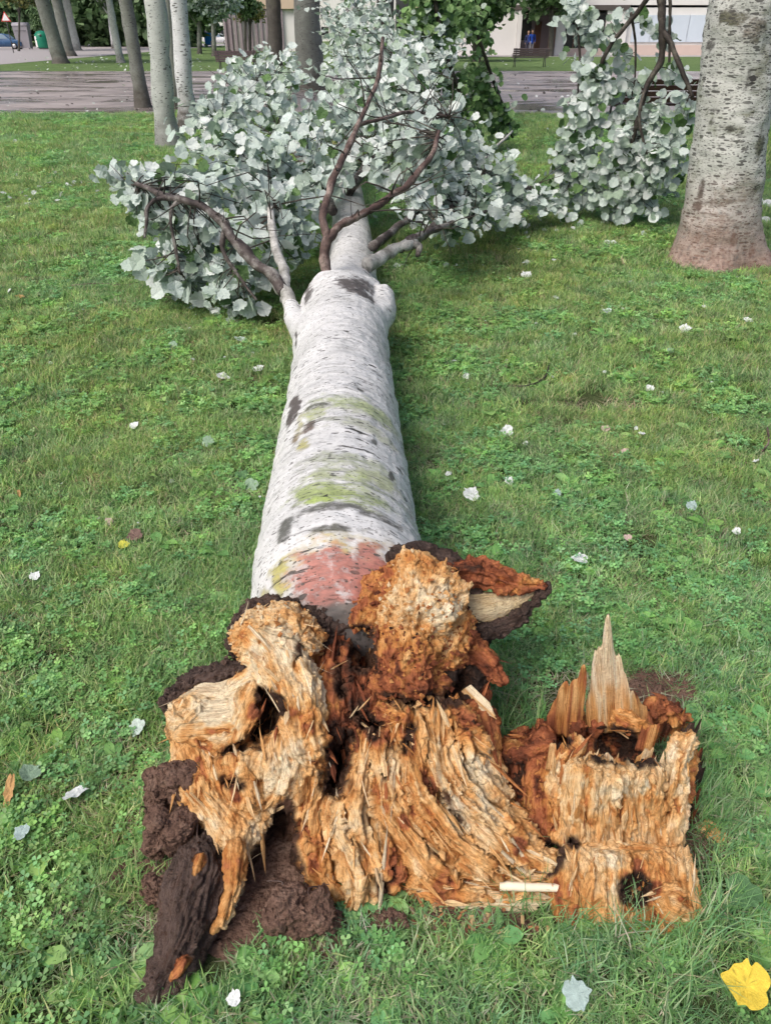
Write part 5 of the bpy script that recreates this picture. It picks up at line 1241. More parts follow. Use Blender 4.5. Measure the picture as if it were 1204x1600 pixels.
def bottle_bank(p, label):
    t = thing('bottle_bank', label, 'recycling container', tuple(p), R(12))
    V, F, C = tube([(0, 0, .12), (0, 0, .2), (0, 0, .9), (0, 0, 1.35), (0, 0, 1.62), (0, 0, 1.7)], [.62, .74, .80, .72, .42, .1], 18, 3); link('body', mesh('body', V, [F, C], M['green_bin']), t)
    V, F, C = tube([(0, 0, 0), (0, 0, .14)], [.5, .55], 14, 1); link('foot', mesh('foot', V, [F, C], M['grey_bin']), t)
    for a in (-1.57, 0, 1.57, 3.14):
        c = np.array([math.cos(a), math.sin(a), 0]) * .66; V, F, C = tube([c + [0, 0, 1.28], c * 1.18 + [0, 0, 1.24]], [.11, .11], 10, 1); link('hatch', mesh('hatch', V, [F, C], M['iron']), t)
    mb = MB(); mb.box((-.60, -.5, .7), (.12, .02, .5), R(-38)); link('panel', mb.mesh('panel', M['white_paint']), t)
    V, F, C = tube([(-.12, 0, 1.66), (-.12, 0, 1.86), (.12, 0, 1.86), (.12, 0, 1.66)], [.02] * 4, 6, 3); link('lifting_eye', mesh('lifting_eye', V, [F, C], M['iron']), t)
bottle_bank(PZ(70, 77, 0), 'green bottle bank on the street beside the grey container')
def big_bin(p, rz, label, body, w=1.25, d=1.0, h=1.25, lid='grey_bin'):
    t = thing('street_container', label, 'container', tuple(p), rz)
    pr = np.array([(-.42, .12), (.42, .12), (.5, h * .85), (.5, h), (-.5, h), (-.5, h * .85)]); n = len(pr)
    V = np.array([(x * w, s * d / 2 * (.85 if z < .3 else 1), z) for s in (-1, 1) for x, z in pr]); mb = MB()
    mb.add(V, [[i, (i + 1) % n, (i + 1) % n + n, i + n] for i in range(n)]); mb.add(V, [[0, 5, 4, 1], [1, 4, 3, 2]]); mb.add(V, [[6, 7, 10, 11], [7, 8, 9, 10]])
    link('body', mb.mesh('body', M[body]), t)
    V, F, C = tube([(-w / 2 - .04, 0, h - .02), (w / 2 + .04, 0, h - .02)], [d * .53] * 2, 24, 1); V[:, 2] = np.where(V[:, 2] < h, h, h + (V[:, 2] - h) * .55); link('lid', mesh('lid', V, [F, C], M[lid]), t)
    for sx in (-1, 1):
        for sy in (-1, 1):
            V, F, C = tube([(sx * w * .36 - .03, sy * d * .33, .09), (sx * w * .36 + .03, sy * d * .33, .09)], [.09] * 2, 12, 1); link('wheel', mesh('wheel', V, [F, C], M['iron']), t)
    V, F, C = tube([(-w * .4, -d * .54, h * .8), (w * .4, -d * .54, h * .8)], [.02] * 2, 6, 1); link('handle', mesh('handle', V, [F, C], M['iron']), t)
big_bin(PZ(41, 77, 0), R(6), 'tall grey street container with domed lid beside the blue car', 'grey_bin', 1.5, 1.2, 2.1)
big_bin(PZ(327, 72, 0), R(0), 'blue container far behind the bench by the white car', 'blue_bin', 1.0, .8, 1.5)
def glass_mat():
    t = NT('car_glass'); return t.bsdf((.16, .24, .32), .08, None, .8)
M['glass'] = glass_mat(); M['tyre'] = plain('tyre', (.02, .02, .02), .8); M['chrome'] = plain('rim_metal', (.5, .5, .52), .35, .1, 5, .5, .8); M['lamp'] = plain('lamp_glass', (.75, .75, .72), .2, .05); M['tail'] = plain('tail_glass', (.4, .02, .02), .2, .1)
def car(p, rz, col, label, L=4.1):
    t = thing('parked_car', label, 'car', tuple(p), rz, 'cars parked beyond the lawn')
    paint = plain('car_paint', col, .25, .04, 2, .6)
    prof = [(-.5, .32), (-.5, .62), (-.47, .80), (-.36, .88), (-.22, .94), (-.10, 1.36), (.02, 1.45), (.24, 1.46), (.38, 1.36), (.46, .98), (.5, .86), (.5, .34), (.36, .24), (-.36, .24)]
    ys = [(-.83, .0), (-.80, .06), (0, .09), (.80, .06), (.83, .0)]; n = len(prof); V = []
    for y, g in ys:
        for x, z in prof: V.append((x * L * (1 - (.09 - g) * .25), y * (1 - .14 * max(0, (z - .9) / .55)), z - (.09 - g) * .25 * (z > .9)))
    Q = [[k * n + i, k * n + (i + 1) % n, (k + 1) * n + (i + 1) % n, (k + 1) * n + i] for k in range(4) for i in range(n)]
    o = link('body', mesh('body', np.array(V), [np.array(Q), np.array([list(range(n))[::-1]]), np.array([[4 * n + i for i in range(n)]])], paint), t)
    def poly(name, pts, m): link(name, mesh(name, np.array(pts, float), np.array([list(range(len(pts)))]), M[m], smooth=False), t)
    for s in (-1, 1):
        y0, y1 = s * .835, s * .745
        for (xa, xb, xc, xd) in [(-.185, .05, .05, -.085), (.075, .36, .30, .075)]:
            poly('window', [(xa * L, y0 * .985, .97), (xb * L, y0 * .985, .97), (xc * L, y1, 1.37), (xd * L, y1, 1.35)][::s], 'glass')
        poly('headlight', [(-.502 * L, s * .76, .66), (-.502 * L, s * .46, .66), (-.498 * L, s * .46, .79), (-.49 * L, s * .76, .79)], 'lamp')
        poly('tail_light', [(.503 * L, s * .78, .74), (.503 * L, s * .52, .74), (.50 * L, s * .52, .9), (.50 * L, s * .78, .9)], 'tail')
        for x in (-.31, .31):
            V, F, C = tube([(x * L, s * .62, .31), (x * L, s * .845, .31)], [.31, .31], 22, 1); w = link('wheel', mesh('wheel', V, [F, C], M['tyre']), t)
            V, F, C = tube([(x * L, s * .84, .31), (x * L, s * .852, .31)], [.2, .19], 16, 1); link('rim', mesh('rim', V, [F, C], M['chrome']), w)
    poly('windscreen', [(-.222 * L, -.72, .97), (-.222 * L, .72, .97), (-.115 * L, .64, 1.34), (-.115 * L, -.64, 1.34)], 'glass')
    poly('rear_window', [(.463 * L, -.68, 1.02), (.463 * L, .68, 1.02), (.395 * L, .62, 1.34), (.395 * L, -.62, 1.34)], 'glass')
car(PZ(10, 77, 0), R(182), (.035, .10, .22), 'dark blue car parked on the street at the far left')
car(PZ(342, 70, 0), R(175), (.75, .76, .78), 'white car beyond the far lawn behind the blue container')
def road_sign(p, label, shape):
    t = thing('road_sign', label, 'sign', tuple(p))
    V, F, C = tube([(0, 0, 0), (0, 0, 2.7)], [.035, .035], 8, 2); link('post', mesh('post', V, [F, C], M['iron']), t)
    m = 3 if shape == 'tri' else 20; r = .5 if m == 3 else .3
    def disc(name, rr, y, mat):
        a = [math.pi / 2 + i * 2 * math.pi / m for i in range(m)]
        V = np.array([(rr * math.cos(q), y + dy, 2.6 + rr * math.sin(q)) for dy in (0, .012) for q in a])
        F = [np.array([list(range(m))]), np.array([[m + i for i in range(m)][::-1]]), np.array([[i, i + m, (i + 1) % m + m, (i + 1) % m] for i in range(m)])]
        link(name, mesh(name, V, F, mat, smooth=False), t)
    if shape == 'tri': disc('border', .5, -.05, plain('sign_red', (.55, .06, .05), .5)); disc('plate', .37, -.064, M['white_paint'])
    else: disc('plate', .38, -.05, plain('sign_blue', (.10, .25, .60), .5)); disc('symbol', .2, -.064, M['white_paint'])
road_sign(PZ(22, 83, 0), 'triangular red-bordered warning sign on a post before the blue car', 'tri')
road_sign(PZ(190, 70, 0), 'round blue sign on a post at the back of the far lawn', 'round')
# yellow grassy bank
M['dry_grass'] = plain('dry_grass', (.42, .34, .13), .9, .3, 3)
x0, x1 = PZ(128, 68, 0), PZ(260, 67, 0)
V, F, C = tube([x0 + [0, 4, -.45], (x0 + x1) / 2 + [0, 5, -.4], x1 + [0, 4, -.45]], [.75, .95, .7], 12, 10, .3, 4)
tag(link('grass_bank', mesh('grass_bank', V, [F, C], M['dry_grass'])), 'low yellowish bank at the back of the far lawn', kind='structure')

# people in the porch
def cloth_mat():
    t = NT('clothes_and_skin'); return t.bsdf(t.attr('col'), .8, None, .2)
M['cloth'] = cloth_mat()
def person(p, rz, label, top, trousers, skin=(.45, .28, .20), hair=(.05, .035, .025), h=1.72):
    k = h / 1.75
    def rr(pts, r, c): return Rope(np.array(pts) * k, np.array(r) * k, (c, c), 'p', 0, 0, 0)
    L = [rr([(-.10, 0, .05), (-.10, .01, .48), (-.10, 0, .90)], [.05, .058, .085], trousers), rr([(.10, 0, .05), (.11, .01, .48), (.10, 0, .90)], [.05, .058, .085], trousers),
         rr([(-.10, .02, .04), (-.11, -.14, .03)], [.045, .035], (.03, .03, .03)), rr([(.10, .02, .04), (.12, -.14, .03)], [.045, .035], (.03, .03, .03)),
         rr([(0, 0, .92), (0, 0, 1.10), (0, 0, 1.32)], [.125, .115, .135], top), rr([(-.15, 0, 1.38), (.15, 0, 1.38)], [.075, .075], top),
         rr([(-.20, 0, 1.38), (-.25, .02, 1.12), (-.22, -.06, .92)], [.055, .046, .036], top), rr([(.20, 0, 1.38), (.26, .02, 1.12), (.22, -.08, .93)], [.055, .046, .036], top),
         rr([(-.22, -.06, .90), (-.215, -.09, .82)], [.03, .022], skin), rr([(.22, -.08, .91), (.215, -.11, .83)], [.03, .022], skin),
         rr([(0, 0, 1.42), (0, -.01, 1.53)], [.052, .052], skin), rr([(0, -.01, 1.58), (0, 0, 1.66)], [.078, .09], skin), rr([(0, -.095, 1.60), (0, -.10, 1.585)], [.014, .016], skin),
         rr([(0, .03, 1.62), (0, .02, 1.69)], [.088, .085], hair)]
    V, F = solid(L, [], .014, k=.03, seed=1, zmin=-.01)
    _, who, _, _, _ = nearest(L, V.astype(np.float32)); c = np.array([r.pal[0] for r in L])[who]
    o = link('person', mesh('person', V, F, M['cloth'], col=c), None, tuple(p), (0, 0, rz)); tag(o, label, 'person')
PYB = 70.0
pp = PY(829, 80, PYB - 1.2); pp[2] = .013
person(pp, R(10), 'person in a bright blue top standing in the porch', (.03, .09, .45), (.30, .30, .34))
pp = PY(823, 80, PYB - 1.0); pp[2] = .013
person(pp, R(-20), 'person in dark clothes beside the one in blue', (.04, .05, .13), (.06, .06, .09), h=1.66)

# white building with the porch
M['white_wall'] = plain('white_render', (.78, .77, .76), .8, .06, 1.2); M['pink_wall'] = plain('pink_plinth', (.62, .50, .45), .8, .08, 1.2); M['dark_glass'] = plain('dark_glazing', (.035, .035, .042), .15, .3, 3, .6); M['brown_frame'] = plain('brown_frame', (.16, .085, .06), .6, .2, 4)
M['pale_blue'] = plain('pale_blue_panel', (.62, .70, .80), .5, .05, 2); M['lilac'] = plain('lilac_panel', (.30, .25, .28), .6, .1, 2); M['beige'] = plain('beige_render', (.60, .48, .36), .8, .1, .6); M['roof'] = plain('roof_fascia', (.10, .085, .08), .7, .2, 2)
def building(name, label, cat='building', loc=(0, 0, 0)):
    t = thing(name, label, cat, loc)
    def bx(nm, x0, x1, y0, y1, z0, z1, m, par=None):
        mb = MB(); mb.box(((x0 + x1) / 2 - loc[0], (y0 + y1) / 2 - loc[1], (z0 + z1) / 2), ((x1 - x0) / 2, (y1 - y0) / 2, (z1 - z0) / 2)); return link(nm, mb.mesh(nm, M[m]), par or t)
    return t, bx
def bxx(x, Y=PYB): return PY(x, 70, Y)[0]
t, bx = building('white_building', 'long white single-storey building with dark porch at the right', loc=(24, 76, 0))
X = [bxx(v) for v in (805, 812, 858, 866, 880, 942, 975, 1055, 1110, 1300)]
bx('wall', X[3], X[4], PYB, PYB + 10, .013, 3.0, 'white_wall'); bx('wall', X[5], X[6], PYB, PYB + 10, .013, 3.0, 'white_wall')
bx('wall', X[6] + .01, X[9], PYB + .4, PYB + 10, .013, 3.2, 'white_wall'); bx('wall', X[0] - 5, X[0], PYB, PYB + 10, .013, 3.0, 'white_wall')
bx('porch_back', X[0] + .01, X[3] - .01, PYB + 2.2, PYB + 2.4, .013, 2.7, 'lilac'); bx('door', bxx(840), bxx(850), PYB + 2.12, PYB + 2.18, .02, 2.3, 'brown_frame'); bx('window', bxx(818), bxx(834), PYB + 2.12, PYB + 2.18, 1.0, 2.4, 'dark_glass')
bx('lintel', X[0] - 5, X[6], PYB - .15, PYB + 10.2, 3.02, 3.35, 'roof'); bx('upper_wall', X[0] - 5, X[9], PYB + .3, PYB + 10, 3.36, 7.0, 'white_wall')
bx('column', X[0] + .02, X[1], PYB - .1, PYB + .2, .013, 3.0, 'white_wall'); bx('column', X[2] - .1, X[3] - .05, PYB - .1, PYB + .25, .013, 3.0, 'brown_frame')
bx('shop_window', X[4] + .02, X[5] - .02, PYB + .3, PYB + .4, .5, 2.85, 'dark_glass'); bx('plinth', X[4] + .02, X[5] - .02, PYB + .2, PYB + .5, .013, .48, 'pink_wall')
for k in range(3): xx = X[4] + (X[5] - X[4]) * (k + 1) / 4; bx('mullion', xx - .04, xx + .04, PYB + .22, PYB + .29, .5, 2.85, 'brown_frame')
for k in range(4): xx = bxx(985) + k * (bxx(1100) - bxx(985)) / 4; bx('panel', xx, xx + 1.5, PYB + .3, PYB + .38, .9, 2.7, 'pale_blue')
bx('plinth', X[6] + .02, X[9], PYB + .25, PYB + .39, .013, .7, 'pink_wall'); bx('roof', X[0] - 5.2, X[9] + .3, PYB - .2, PYB + 10.4, 7.02, 7.3, 'roof')
# pale kiosk glimpsed through the green branch
t, bx = building('kiosk', 'pale blue-white kiosk glimpsed between the green leaves', 'kiosk', loc=(bxx(703, 60), 61, 0))
bx('wall', bxx(691, 60), bxx(715, 60), 60, 62.5, .013, 2.9, 'pale_blue'); bx('window', bxx(697, 60), bxx(706, 60), 59.95, 59.99, 1.1, 2.2, 'dark_glass'); bx('roof', bxx(689, 60), bxx(717, 60), 59.8, 62.7, 2.91, 3.1, 'white_wall')
# pale building with posts, centre left
t, bx = building('pale_building', 'pale building with vertical posts behind the half-hidden bench', loc=(bxx(400, 85), 88, 0))
for a, b in [(352, 470)]:
    bx('wall', bxx(a, 85), bxx(b, 85), 85.0, 95, .0, 3.4, 'white_wall'); bx('upper_wall', bxx(a, 85) - 1, bxx(b, 85) + 1, 84.6, 95, 3.42, 9.5, 'beige'); bx('roof', bxx(a, 85) - 1.4, bxx(b, 85) + 1.4, 84.2, 95.4, 9.52, 9.9, 'roof')
    for k in range(12): xx = bxx(a + 8 * k + 3, 85); bx('post', xx - .10, xx + .10, 84.7, 84.98, .0, 3.38, 'lilac')
    bx('shutter', bxx(355, 85), bxx(366, 85), 84.9, 84.97, .1, 2.6, 'lilac')
# apartment blocks closing the view
def block(xa, xb, Y, h, label, wall):
    t, bx = building('apartment_block', label, loc=((xa + xb) / 2, Y, 0))
    bx('wall', xa, xb, Y, Y + 12, 0, h, wall); bx('roof', xa - .4, xb + .4, Y - .4, Y + 12.4, h + .01, h + .4, 'roof')
    n = int((xb - xa) / 4)
    for f in range(int(h // 3)):
        for k in range(n):
            xx = xa + (k + .5) * (xb - xa) / n; w = bx('window', xx - .7, xx + .7, Y - .06, Y - .01, f * 3 + 1.0, f * 3 + 2.4, 'dark_glass'); bx('sill', xx - .85, xx + .85, Y - .16, Y - .01, f * 3 + .9, f * 3 + .99, 'white_wall', w)
block(-125, -72, 190, 13, 'beige apartment block behind the trees at the far left', 'beige'); block(-70, 2, 175, 16, 'pale apartment block behind the middle trees', 'white_wall'); block(4, 70, 130, 12, 'beige apartment block behind the white porch building', 'beige')

# ------------------------------------------------------------------ grass
def grass_mat():
    t = NT('grass_blade'); c = t.attr('col'); k = t.attr('tint', 'INSTANCER'); p = t.pos()
    n = t.noise(p, 1.1, 4, .6); m = t.noise(p, 7, 4, .65)
    g = t.mix(1.0, c, k, 'MULTIPLY')
    g = t.mix(1.0, g, t.ramp(n, [(.3, (.95, 1.02, 1.06)), (.5, (1.05, 1.07, 1.10)), (.7, (1.15, 1.12, 1.08))]), 'MULTIPLY')
    g = t.mix(1.0, g, t.ramp(m, [(.3, (.80, .84, .84)), (.5, (1.02, 1.02, 1.02)), (.72, (1.30, 1.24, 1.10))]), 'MULTIPLY')
    return t.bsdf(g, .5, None, .3, trans=.38)
M['grass'] = grass_mat()
GCOL = bpy.data.collections.new('grass_tufts')
def blade(rg, base, h, w, lean, az, col, mb, bend=1.0):
    d = np.array([math.cos(az), math.sin(az), 0]); s = np.array([-d[1], d[0], 0]); tw = rg.uniform(-.6, .6); s = s * math.cos(tw) + d * math.sin(tw)
    pts = []
    for t_, wf in ((0, .8), (.5, 1.0), (1, 0)):
        q = base + np.array([0, 0, h * (t_ - .25 * bend * lean * t_ * t_)]) + d * h * lean * t_ ** 1.7
        pts.append((q - s * w * wf, q + s * w * wf))
    V = [pts[0][0], pts[0][1], pts[1][0], pts[1][1], pts[2][0]]
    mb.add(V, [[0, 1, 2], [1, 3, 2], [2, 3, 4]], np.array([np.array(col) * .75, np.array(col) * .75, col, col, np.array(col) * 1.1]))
GC = [(.23, .38, .115), (.30, .46, .15), (.18, .32, .105), (.38, .50, .19), (.24, .41, .16), (.48, .52, .26)]
DRY = [(.50, .42, .25), (.38, .31, .19), (.56, .50, .32)]
def tuft(k, kind, seed):
    rg = np.random.default_rng(seed); mb = MB()
    if kind == 'lawn':
        for _ in range(150):
            c = DRY[rg.integers(3)] if rg.random() < .07 else GC[rg.integers(len(GC))]
            blade(rg, np.array([rg.uniform(-.05, .05), rg.uniform(-.05, .05), 0]), rg.uniform(.018, .048), rg.uniform(.0010, .0021), rg.uniform(.2, 1.3), rg.uniform(0, 6.28), c, mb)
    elif kind == 'clover':
        for _ in range(60): blade(rg, np.array([rg.uniform(-.05, .05), rg.uniform(-.05, .05), 0]), rg.uniform(.015, .038), .0016, rg.uniform(.2, 1.2), rg.uniform(0, 6.28), GC[rg.integers(5)], mb)
        for _ in range(40):
            c = np.array([rg.uniform(-.05, .05), rg.uniform(-.05, .05), rg.uniform(.012, .032)]); a0 = rg.uniform(0, 6.28); r = rg.uniform(.005, .0095); col = np.array(GC[rg.integers(5)]) * [.85, 1.0, 1.0] * rg.uniform(.9, 1.35)
            tl = rg.normal(0, .3, 2)
            for q in range(3):
                a = a0 + q * 2.094; V = [c]
                for da, rr in ((-.62, .72), (-.45, 1.1), (0, 1.22), (.45, 1.1), (.62, .72)):
                    x, y = r * rr * math.cos(a + da), r * rr * math.sin(a + da); V.append(c + [x, y, x * tl[0] + y * tl[1] + .002])
                mb.add(V, [[0, i, i + 1] for i in range(1, 5)], col)
    elif kind == 'long':
        for _ in range(105):
            c = DRY[rg.integers(3)] if rg.random() < .06 else np.array(GC[rg.integers(len(GC))]) * [.85, .95, 1.0]
            blade(rg, np.array([rg.uniform(-.045, .045), rg.uniform(-.045, .045), 0]), rg.uniform(.035, .10), rg.uniform(.0009, .0017), rg.uniform(.25, 1.2), rg.uniform(0, 6.28), c, mb, .9)
    elif kind == 'dry':
        for _ in range(100): blade(rg, np.array([rg.uniform(-.055, .055), rg.uniform(-.055, .055), .002]), rg.uniform(.015, .04), rg.uniform(.0008, .0016), rg.uniform(1.0, 2.4), rg.uniform(0, 6.28), DRY[rg.integers(3)] if rg.random() < .75 else GC[rg.integers(5)], mb)
    elif kind == 'weed':
        for q in range(int(rg.integers(8, 13))):
            a = rg.uniform(0, 6.28); L = rg.uniform(.03, .065); w = L * rg.uniform(.2, .34); d = np.array([math.cos(a), math.sin(a), 0]); s = np.array([-d[1], d[0], 0]); up = rg.uniform(.3, .9); V = []
            col = np.array(GC[rg.integers(5)]) * [.9, 1.1, .9]
            for t_, wf in ((0, .12), (.3, .7), (.6, 1), (.85, .6), (1, 0)):
                c = d * L * t_ + np.array([0, 0, .006 + L * up * (t_ - .7 * t_ * t_)]); V += [c - s * w * wf + [0, 0, .003], c + s * w * wf + [0, 0, .003], c]
            F = []
            for i in range(4): F += [[3 * i, 3 * i + 2, 3 * i + 5], [3 * i, 3 * i + 5, 3 * i + 3], [3 * i + 2, 3 * i + 1, 3 * i + 4], [3 * i + 2, 3 * i + 4, 3 * i + 5]]
            mb.add(V, F, col)
        for _ in range(50): blade(rg, np.array([rg.uniform(-.05, .05), rg.uniform(-.05, .05), 0]), rg.uniform(.02, .05), .0016, rg.uniform(.2, 1.0), rg.uniform(0, 6.28), GC[rg.integers(5)], mb)
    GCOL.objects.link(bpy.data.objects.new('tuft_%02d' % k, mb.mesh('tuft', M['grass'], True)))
KINDS = ['lawn'] * 4 + ['clover'] * 3 + ['long'] * 3 + ['dry'] * 2 + ['weed'] * 3
for k, kd in enumerate(KINDS): tuft(k, kd, 100 + k)
KIDX = {kd: [i for i, q in enumerate(KINDS) if q == kd] for kd in set(KINDS)}
def grass_points():
    rg = np.random.default_rng(5); P, S, Rz, I, T = [], [], [], [], []
    bands = [(.35, 1.9, .048, 1.0), (1.9, 3.4, .056, 1.05), (3.4, 6.0, .078, 1.3), (6, 10, .12, 1.8), (10, 19.0, .21, 2.8)]
    for y0, y1, sp, sc in bands:
        hw = .85 * y1 + 3.0
        xs, ys = np.meshgrid(np.arange(-hw, hw, sp), np.arange(y0, y1, sp)); xs = xs.ravel() + rg.uniform(-.5, .5, xs.size) * sp; ys = ys.ravel() + rg.uniform(-.5, .5, ys.size) * sp
        keep = (np.abs(xs) < .80 * ys + (1.3 if y1 < 5 else 2.8)) & (ys < 18.95)
        p = np.stack([xs, ys, np.zeros_like(xs)], 1)[keep]
        P.append(p); S.append(rg.uniform(.8, 1.25, len(p)) * sc)
    P = np.concatenate(P); S = np.concatenate(S); n = len(P)
    x, y = P[:, 0], P[:, 1]
    st = np.hypot((x - .53) / .22, (y - 1.13) / .27)                 # the stump's foot
    ba = np.hypot((x + .10) / .36, (y - 1.12) / .20)                 # under the torn base
    tk = (np.abs(x - (-.065 - .043 * y)) < .13) & (y > 1.2) & (y < 9)
    nr = np.hypot(x - nb[0], y - nb[1]) < .36
    cav_ = np.hypot((x + .22) / .13, (y - .95) / .11) < 1
    lf = np.hypot((x + .35) / .10, (y - .92) / .22) < 1
    keep = (st > .95) & (ba > .85) & ~cav_ & ~tk & ~nr & ~(lf & (rg.random(n) < .8))
    bare = noise(P * 3.1 + 4, 60) * .6 + noise(P * 9, 61) * .4
    soil = np.minimum.reduce([np.hypot((x - .22) / .17, (y - .90) / .07), np.hypot((x + .42) / .12, (y - 1.12) / .28), np.hypot((x - .60) / .24, (y - 1.47) / .10)])
    keep &= ~((soil < 1.0) & (rg.random(n) < .8))
    keep &= ~((bare > .45) & (rg.random(n) < .35))
    P, S = P[keep], S[keep]; n = len(P); x, y = P[:, 0], P[:, 1]; st = st[keep]; bare = bare[keep]; soil = soil[keep]
    I = np.zeros(n, np.int32); u = rg.random(n)
    clov = noise(P * 2.3 + 31, 71) * .6 + noise(P * 6, 72) * .4; dry = noise(P * 1.7 + 11, 73) * .6 + noise(P * 7 + 3, 74) * .4
    lng = np.clip(1.75 - st, 0, 1) + np.clip((.80 - y) * 4, 0, .75) * sstep(.0, .5, x + .1) + .25 * np.clip((.78 - y) * 4, 0, 1) + .5 * (np.hypot(x - nb[0], y - nb[1]) < .6)
    def pick(m, kd): I[m] = rg.choice(KIDX[kd], m.sum())
    pick(np.ones(n, bool), 'lawn'); pick(u < .22 + .55 * clov, 'clover'); pick((u > .92 - .10 * (y < 1.4)) & (y < 5), 'weed'); pick(rg.random(n) < np.clip(.02 + .55 * (dry - .2), .02, .7), 'dry')
    pick((rg.random(n) < np.clip(1.3 - soil, 0, .8)), 'dry'); pick(rg.random(n) < lng, 'long'); pick((rg.random(n) < .05) & (y < 4), 'long')
    isl = np.isin(I, KIDX['long']); S[isl & (st > 1.6)] *= .62
    S[isl & (y < .8)] *= .9
    f = np.clip(noise(P * .9 + 50, 80), -1, 1)
    T = np.ones((n, 4), np.float32); b = rg.uniform(.78, 1.22, n)
    T[:, 0] = b * (1 + .10 * f); T[:, 1] = b; T[:, 2] = b * (1 - .10 * f) * rg.uniform(.85, 1.25, n)
    me = bpy.data.meshes.new('grass'); me.vertices.add(n); me.vertices.foreach_set('co', P.astype(np.float32).ravel())
    a = me.attributes.new('scl', 'FLOAT', 'POINT'); a.data.foreach_set('value', S.astype(np.float32))
    a = me.attributes.new('rz', 'FLOAT', 'POINT'); a.data.foreach_set('value', rg.uniform(0, 6.28, n).astype(np.float32))
    a = me.attributes.new('idx', 'INT', 'POINT'); a.data.foreach_set('value', I)
    a = me.attributes.new('tint', 'FLOAT_COLOR', 'POINT'); a.data.foreach_set('color', T.ravel())
    print('grass tufts', n)
    return me
grass = link('grass', grass_points()); tag(grass, 'short mown grass with clover, longer round the stump', kind='stuff')
ng = bpy.data.node_groups.new('grass_nodes', 'GeometryNodeTree')
ng.interface.new_socket('Geometry', in_out='INPUT', socket_type='NodeSocketGeometry'); ng.interface.new_socket('Geometry', in_out='OUTPUT', socket_type='NodeSocketGeometry')
gi, gout = ng.nodes.new('NodeGroupInput'), ng.nodes.new('NodeGroupOutput')
ci = ng.nodes.new('GeometryNodeCollectionInfo'); ci.inputs['Collection'].default_value = GCOL; ci.inputs['Separate Children'].default_value = True; ci.inputs['Reset Children'].default_value = True
iop = ng.nodes.new('GeometryNodeInstanceOnPoints'); iop.inputs['Pick Instance'].default_value = True
def named(nm, ty):
    q = ng.nodes.new('GeometryNodeInputNamedAttribute'); q.data_type = ty; q.inputs['Name'].default_value = nm; return q.outputs['Attribute']
cx = ng.nodes.new('ShaderNodeCombineXYZ'); er = ng.nodes.new('FunctionNodeEulerToRotation')
lk = ng.links.new
lk(gi.outputs[0], iop.inputs['Points']); lk(ci.outputs[0], iop.inputs['Instance']); lk(named('idx', 'INT'), iop.inputs['Instance Index'])
lk(named('rz', 'FLOAT'), cx.inputs[2]); lk(cx.outputs[0], er.inputs[0]); lk(er.outputs[0], iop.inputs['Rotation']); lk(named('scl', 'FLOAT'), iop.inputs['Scale']); lk(iop.outputs[0], gout.inputs[0])
grass.modifiers.new('grass', 'NODES').node_group = ng

# bare soil by the stump and scattered crumbs of it
def soil_patch(x, y, rx, ry, h, label, seed):
    p = PZ(x, y, 0); nn = 40; V = []
    for i in range(nn + 1):
        for j in range(nn + 1):
            u, v = i / nn * 2 - 1, j / nn * 2 - 1; V.append((u * rx, v * ry, 0))
    V = np.array(V); d = np.hypot(V[:, 0] / rx, V[:, 1] / ry) + fbm(V * 14 + seed, 3, seed) * .35
    V[:, 2] = h * (1 - sstep(.2, 1.0, d)) + (fbm(V * 40 + seed, 3, seed + 1) * .5 + fbm(V * 110 + seed, 2, seed + 2) * .3) * .02 * (1 - sstep(.6, 1.0, d)) - .012 * sstep(.75, 1, d)
    F = np.array([[i * (nn + 1) + j, (i + 1) * (nn + 1) + j, (i + 1) * (nn + 1) + j + 1, i * (nn + 1) + j + 1] for i in range(nn) for j in range(nn)])
    o = link('soil', mesh('soil', V, F, M['soil']), None, tuple(p)); tag(o, label, kind='stuff')
soil_patch(1035, 1075, .16, .10, .03, 'dark loose soil behind the stump', 3); soil_patch(700, 1440, .22, .09, .015, 'bare soil under the torn root base', 4)
soil_patch(250, 1330, .16, .26, .02, 'crumbled brown soil left of the torn root', 5); soil_patch(440, 1430, .22, .14, .02, 'soil below the root hollow', 6); soil_patch(440, 1350, .13, .12, .012, 'dark soil inside the hollow under the torn base', 9); soil_patch(1110, 1300, .10, .12, .02, 'dark soil at the foot of the stump', 7); soil_patch(800, 1200, .10, .18, .02, 'soil and rotten crumbs between torn base and stump', 8)

